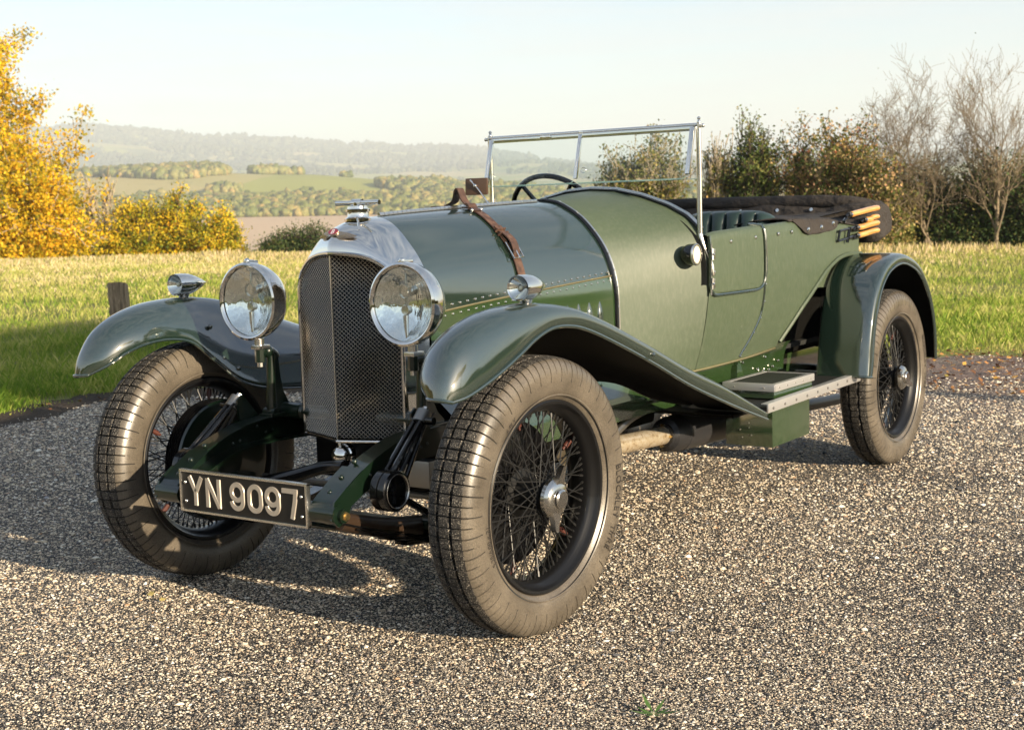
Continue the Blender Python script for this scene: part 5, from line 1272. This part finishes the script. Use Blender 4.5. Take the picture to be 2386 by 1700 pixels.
for px, h, sd, lb in ((628, 1.75, 10, 'low dark green bush just left of the radiator, lower one of the pair'), (685, 2.15, 11, 'dark green bush half hidden by the radiator shell, taller one of the pair')):
    p = at(px, 64); tree('dark_bush', lb, 'bush', p, h, sd, L_DG, 12000, .10, 1.1, 3, 7, 5, M_BARKD, 4, .8, .35, first_at=.05, clump=.22, group='dark bushes left of the radiator', lowfill=.7, rmin=.012)
# right: hedge shrubs and bare trees
R_ = [(1385, 2.6, 50, L_OL, 9000, .95, 'olive shrub seen through the windscreen near its middle bar'), (1475, 3.5, 51, L_OL, 11000, .95, 'taller thin-leaved shrub seen through the right half of the windscreen'),
      (1590, 3.3, 52, L_OL, 3000, .45, 'sparse twiggy shrub just right of the windscreen post'), (1695, 3.8, 53, L_OG, 15000, .78, 'upright dark green tree above the car door'),
      (1800, 3.1, 54, L_RG, 11000, .6, 'dense shrub with russet tips behind the front seats'), (1872, 3.7, 55, L_RG, 32000, 1.15, 'broad russet and green tree above the folded hood'),
      (1965, 2.4, 56, L_OL, 11000, .9, 'low olive shrub right of the wooden hood bows')]
for px, h, sd, lf, nl_, w, lb in R_:
    p = at(px, 37); tree('hedge_shrub', lb, 'shrub', p, h, sd, lf, nl_, .085, w, 3, 10, 5, M_BARK if lf is L_OL else M_BARKD, 3, .7, .5, first_at=.1, clump=.115, group='shrubs along the right of the field', lowfill=.55, rmin=.009)
for px, h, sd, lb in ((2130, 2.6, 60, 'dark green shrub under the two bare trees'), (2230, 2.7, 61, 'dark green shrub at the right edge under the bare tree'), (2330, 2.7, 62, 'dark green shrub cut off by the right edge'), (2040, 1.5, 63, 'low dark shrub behind the end of the folded hood'), (1740, 1.1, 64, 'low dark shrub behind the car door'), (2440, 2.6, 65, 'dark green shrub first beyond the right edge'), (2570, 2.3, 66, 'dark green shrub second beyond the right edge')):
    p = at(px, 38.5); tree('dark_shrub', lb, 'shrub', p, h+.25, sd, L_DG, 15000, .09, 1.35, 3, 8, 5, M_BARKD, 4, .8, .4, first_at=.05, clump=.2, group='dark shrubs along the right of the field', lowfill=.8, rmin=.01)
p = at(2070, 37.2); tree('bare_tree', 'bare pale tree, left of the two, spreading over the dark shrubs', 'tree', p, 5.45, 70, L_OL, 200, .04, .95, 4, 9, 5, M_BARKT, 2, 1.0, .36, r0=.06, rmin=.0036, first_at=.2, wob=.16)
p = at(2215, 37); tree('bare_tree', 'bare pale tree with a straight trunk at the right edge', 'tree', p, 5.3, 71, L_OL, 300, .04, .85, 4, 12, 5, M_BARKT, 1, .9, .42, r0=.062, rmin=.0036, first_at=.15, wob=.14)
p = at(1620, 38); tree('bare_tree', 'small leafless sapling between the windscreen post and the upright tree', 'tree', p, 2.9, 72, None, 0, .05, .6, 4, 7, 4, M_BARK, 2, .6, .6, r0=.04, rmin=.006)
# tree outside the frame whose shade lies over the grass and the far left of the drive
g = np.random.default_rng(80); rt = tag(empty('roadside_tree', (-3.0, 17.5, 0)), 'spreading flat topped tree standing out of frame on the sunny side of the drive', 'tree')
segs = [([np.array([0, 0, -.1]), np.array([.1, 0, 2.5]), np.array([.5, 0, 4.6]), np.array([1.2, 0, 6.4])], [.13, .11, .09, .07])]
for k in range(9):
    e = np.array([2.9+3.6*math.cos(k*.7), 1.6*math.sin(k*.7), 6.9]); st_ = np.array([1.0, 0, 6.0]); segs.append(([st_, (st_+e)/2+np.array([0, 0, .2]), e], [.06, .04, .02]))
wood_mesh('trunk', segs, M_BARKD, rt, .02)
q = g.normal(0, 1, (9000, 3)); q /= np.linalg.norm(q, axis=1, keepdims=True); q *= g.random((9000, 1))**.4
leaf_mesh('crown', q*np.array([4.3, 2.2, .62])*(1+.25*np.sin(q[:, :1]*9))+np.array([2.9, 0, 7.0]), .30, g, L_YG, rt)

# wooded hill and far woodland
def woodland(name, label, fn, seed, k, cols, sub=2):
    g = np.random.default_rng(seed); pts, sz = fn(g); n = len(pts); x, y = pts[:, 0], pts[:, 1]; z = height(x, y)
    ico = bmesh.new(); bmesh.ops.create_icosphere(ico, subdivisions=sub, radius=1); bv = np.array([v.co[:] for v in ico.verts]); bf = np.array([[v.index for v in f.verts] for f in ico.faces]); ico.free()
    s = sz*g.uniform(.55, 1.35, n); V = bv[None]*(1+g.uniform(-.34, .34, (n, len(bv), 1)))*s[:, None, None]*np.stack([g.uniform(.8, 1.2, n), g.uniform(.8, 1.2, n), g.uniform(.8, 1.35, n)], -1)[:, None]
    V = V+np.stack([x, y, z+s*k], -1)[:, None]; F = (bf[None]+(np.arange(n)*len(bv))[:, None, None]).reshape(-1, 3)
    m = leafmat(name+'_foliage', cols, .0); o = np_mesh(name, V.reshape(-1, 3), F, m, smooth=True); tag(o, label, 'woodland', kind='stuff'); return o
def polar(g, n, azr, rr):
    az = np.radians(g.uniform(*azr, n)); r = np.sqrt(g.uniform(rr[0]**2, rr[1]**2, n)); return np.stack([CAM[0]+r*np.cos(az), CAM[1]+r*np.sin(az)], 1), np.degrees(az), r
def hill_fn(g):
    p, az, r = polar(g, 42000, (-153, -117), (1020, 1570)); v = vnoise(p[:, 0], p[:, 1], 120, 2); v2 = vnoise(p[:, 0], p[:, 1], 45, 12)
    low = r < 1230; keep = (low & (v > .22)) | (~low & (v > .66)) | ((r > 1480) & (v2 > .74)) | (~low & (v2 > .86)); return p[keep], (.0021*r+g.uniform(0, 1.3, len(r)))[keep]
woodland('hillside_wood', 'autumn woodland covering the hill in the middle distance', hill_fn, 90, .9, [(0, (.10, .12, .03)), (.4, (.18, .185, .05)), (.75, (.25, .22, .07)), (1, (.30, .21, .07))])
def far_fn(g):
    p, az, r = polar(g, 30000, (-172, -115), (1900, 6350)); v = vnoise(p[:, 0], p[:, 1], 300, 4); k = (v > .45) | ((r > 5000) & (v > .2)); return p[k], (.0021*r)[k]
woodland('valley_wood', 'pale hazy woods over the far valley and ridge', far_fn, 91, .25, [(0, (.05, .07, .03)), (1, (.11, .11, .05))], 1)
def back_fn(g):
    az = np.radians(g.uniform(-75, 140, 9000)); r = g.uniform(58, 78, 9000); hgt = 3+5.5*vnoise(np.degrees(az)*1., az*0, 9, 3)
    p = np.stack([r*np.cos(az), r*np.sin(az)], 1); back_fn.h = hgt*g.random(9000)**.7; return p, np.full(9000, .75)
g_ = back_fn
w_ = woodland('roadside_wood', 'belt of autumn trees beyond the drive on the viewer\'s side', back_fn, 93, 0, [(0, (.05, .08, .02)), (.5, (.20, .17, .04)), (1, (.40, .24, .04))], 1)
co_ = np.empty(len(w_.data.vertices)*3, np.float32); w_.data.vertices.foreach_get('co', co_); co_ = co_.reshape(-1, 3); nvp = len(co_)//9000
co_[:, 2] += np.repeat(back_fn.h, nvp); w_.data.vertices.foreach_set('co', co_.ravel()); w_.data.update()

# wooden post and fallen leaves
px_, py_, _ = at(258, 13.4)
mb = MB(); g = np.random.default_rng(4); rows = []
for i in range(12):
    z = -.05+.72*i/11; rows.append([(.105*c+.006*g.normal(), .085*s+.006*g.normal(), z+(.02*c if i == 11 else 0)) for c, s in ((1, .7), (.5, 1), (-.5, 1), (-1, .6), (-1, -.6), (-.5, -1), (.5, -1), (1, -.7))])
mb.grid(rows, cv=True); mb.add(rows[-1], [tuple(range(8))])
M_POST = mat('weathered_wood', (.2, .15, .1), .9)
wv = noise(M_POST, objco(M_POST, (30, 30, 2.5)), 1.2, 6, .65); L(M_POST, ramp(M_POST, wv.outputs[0], [(.35, (.10, .07, .045)), (.55, (.30, .22, .14)), (.7, (.50, .39, .28))]).outputs[0], P(M_POST).inputs['Base Color']); L(M_POST, bump(M_POST, wv.outputs[0], .8, .01), P(M_POST).inputs['Normal'])
po = mb.build('wooden_post', M_POST, None, 50); po.location = (px_, py_, 0); po.rotation_euler = (R(2), R(-3), R(35)); tag(po, 'weathered square wooden post in the grass behind the far front mudguard', 'post')
M_LEAF = mat('fallen_orange_leaf', (.55, .20, .03), .6); M_LEAF2 = mat('fallen_yellow_leaf', (.42, .34, .12), .6)
def leafobj(loc, s, m, rz):
    mb = MB(); o_ = [(0, -1), (.35, -.6), (.75, -.55), (.55, -.1), (.95, .25), (.45, .35), (.25, .95), (0, 1.15), (-.25, .95), (-.45, .35), (-.95, .25), (-.55, -.1), (-.75, -.55), (-.35, -.6)]
    cc = (0, 0, .1*s); vs = [cc]+[(x*s, y*s, .02*s+.25*s*(abs(x)**2)) for x, y in o_]; n = len(o_)
    mb.add(vs, [(0, 1+i, 1+(i+1) % n) for i in range(n)]); o = mb.build('fallen_leaf', m, None, 60); o.location = loc; o.rotation_euler = (random.uniform(-.4, .4), random.uniform(-.4, .4), rz); return o
LV = [((-3.05, -5.75), .045, 0, 'orange fallen leaf on the grass left of the far front wheel'), ((-3.55, -5.95), .03, 0, 'small orange leaf on the grass beside the larger one'), ((-3.62, -4.95), .04, 0, 'orange leaf on the soil margin behind the far front tyre'),
      ((-3.4, -5.15), .045, 1, 'brown yellow leaf on the soil margin behind the far front tyre'), ((.33, -.62), .016, 1, 'yellow leaf on the gravel before the far front wheel'), ((.36, -.53), .012, 1, 'smaller yellow leaf on the gravel before the far front wheel')]
for (x, y), s, k, lb in LV: tag(leafobj((x, y, .03 if y < -4 else .012), s, (M_LEAF, M_LEAF2)[k], random.random()*6), lb, 'leaf', 'fallen leaves')
# green sprig at the bottom edge of the drive
def ground_px(px, py):
    m = Euler(cam.rotation_euler).to_matrix(); v = m @ Vector(((px*2386/2279-1193)/3188.467, -(py*2386/2279-850)/3188.467, -1)); t = -CAM[2]/v.z; return (CAM[0]+v.x*t, CAM[1]+v.y*t)
gx, gy = ground_px(1455, 1600); mb = MB()
for k in range(8):
    a = k*.8; l = .045+.02*(k % 3); d = Vector((math.cos(a), math.sin(a), .35)); q = Vector((-math.sin(a), math.cos(a), 0))*.006
    mb.add([(0, 0, .005), d*l*.5+q, d*l, d*l*.5-q], [(0, 1, 2, 3)])
w_ = mb.build('weed', mat('weed_green', (.08, .16, .03), .6), None); w_.location = (gx, gy, .01); tag(w_, 'tiny green weed growing through the gravel at the bottom of the picture', 'weed')

# leaf litter caught along the edge of the drive
g = np.random.default_rng(55); n = 2600; bi = g.integers(0, len(bpoly)-25, n); c_ = bpoly[bi]+g.normal(0, .32, (n, 2)); k_ = (c_[:, 0] < 1.5) & (c_[:, 0] > -11); c_ = c_[k_]
k2 = (c_[:, 0] < -5.6) | (g.random(len(c_)) < .4); c_ = c_[k2]; ex = np.stack([g.uniform(-7.8, -5.4, 1500), g.uniform(-1.8, 2.2, 1500)], 1); c_ = np.r_[c_, ex]
M_LIT = mat('leaf_litter', (.3, .15, .06), .8, spec=.2); gi = N(M_LIT, 'ShaderNodeNewGeometry'); L(M_LIT, ramp(M_LIT, gi.outputs['Random Per Island'], [(0, (.07, .035, .02)), (.4, (.20, .09, .04)), (.75, (.36, .18, .06)), (.95, (.50, .28, .06)), (1, (.16, .16, .04))]).outputs[0], P(M_LIT).inputs['Base Color'])
C3 = np.c_[c_, np.full(len(c_), .022)]; q = g.normal(0, .35, (len(C3), 3)); q[:, 2] = 1; q /= np.linalg.norm(q, axis=1, keepdims=True); a_ = np.cross(q, g.normal(0, 1, (len(C3), 3))); a_ /= np.linalg.norm(a_, axis=1, keepdims=True); b_ = np.cross(q, a_); sz = g.uniform(.010, .030, len(C3))[:, None]
V = np.stack([C3-a_*sz, C3-b_*sz*.6, C3+a_*sz, C3+b_*sz*.6], 1).reshape(-1, 3)
tag(np_mesh('leaf_litter', V, np.arange(len(V)).reshape(-1, 4), M_LIT), 'brown fallen leaves scattered along the edge of the drive', 'leaf litter', kind='stuff')

# ================================================================== HAZE
mb = MB(); mb.box((-3000, -2400, 200), (14000, 13000, 640)); hz = mb.build('haze', bpy.data.materials.new('haze_air'), None)
m = hz.data.materials[0]; m.use_nodes = True; m.node_tree.nodes.remove(m.node_tree.nodes['Principled BSDF'])
pv = N(m, 'ShaderNodeVolumePrincipled'); pv.inputs['Color'].default_value = (.86, .94, 1, 1); pv.inputs['Density'].default_value = 2.4e-4; L(m, pv.outputs[0], m.node_tree.nodes['Material Output'].inputs['Volume'])
tag(hz, 'pale morning haze over the valley', 'haze', kind='stuff')
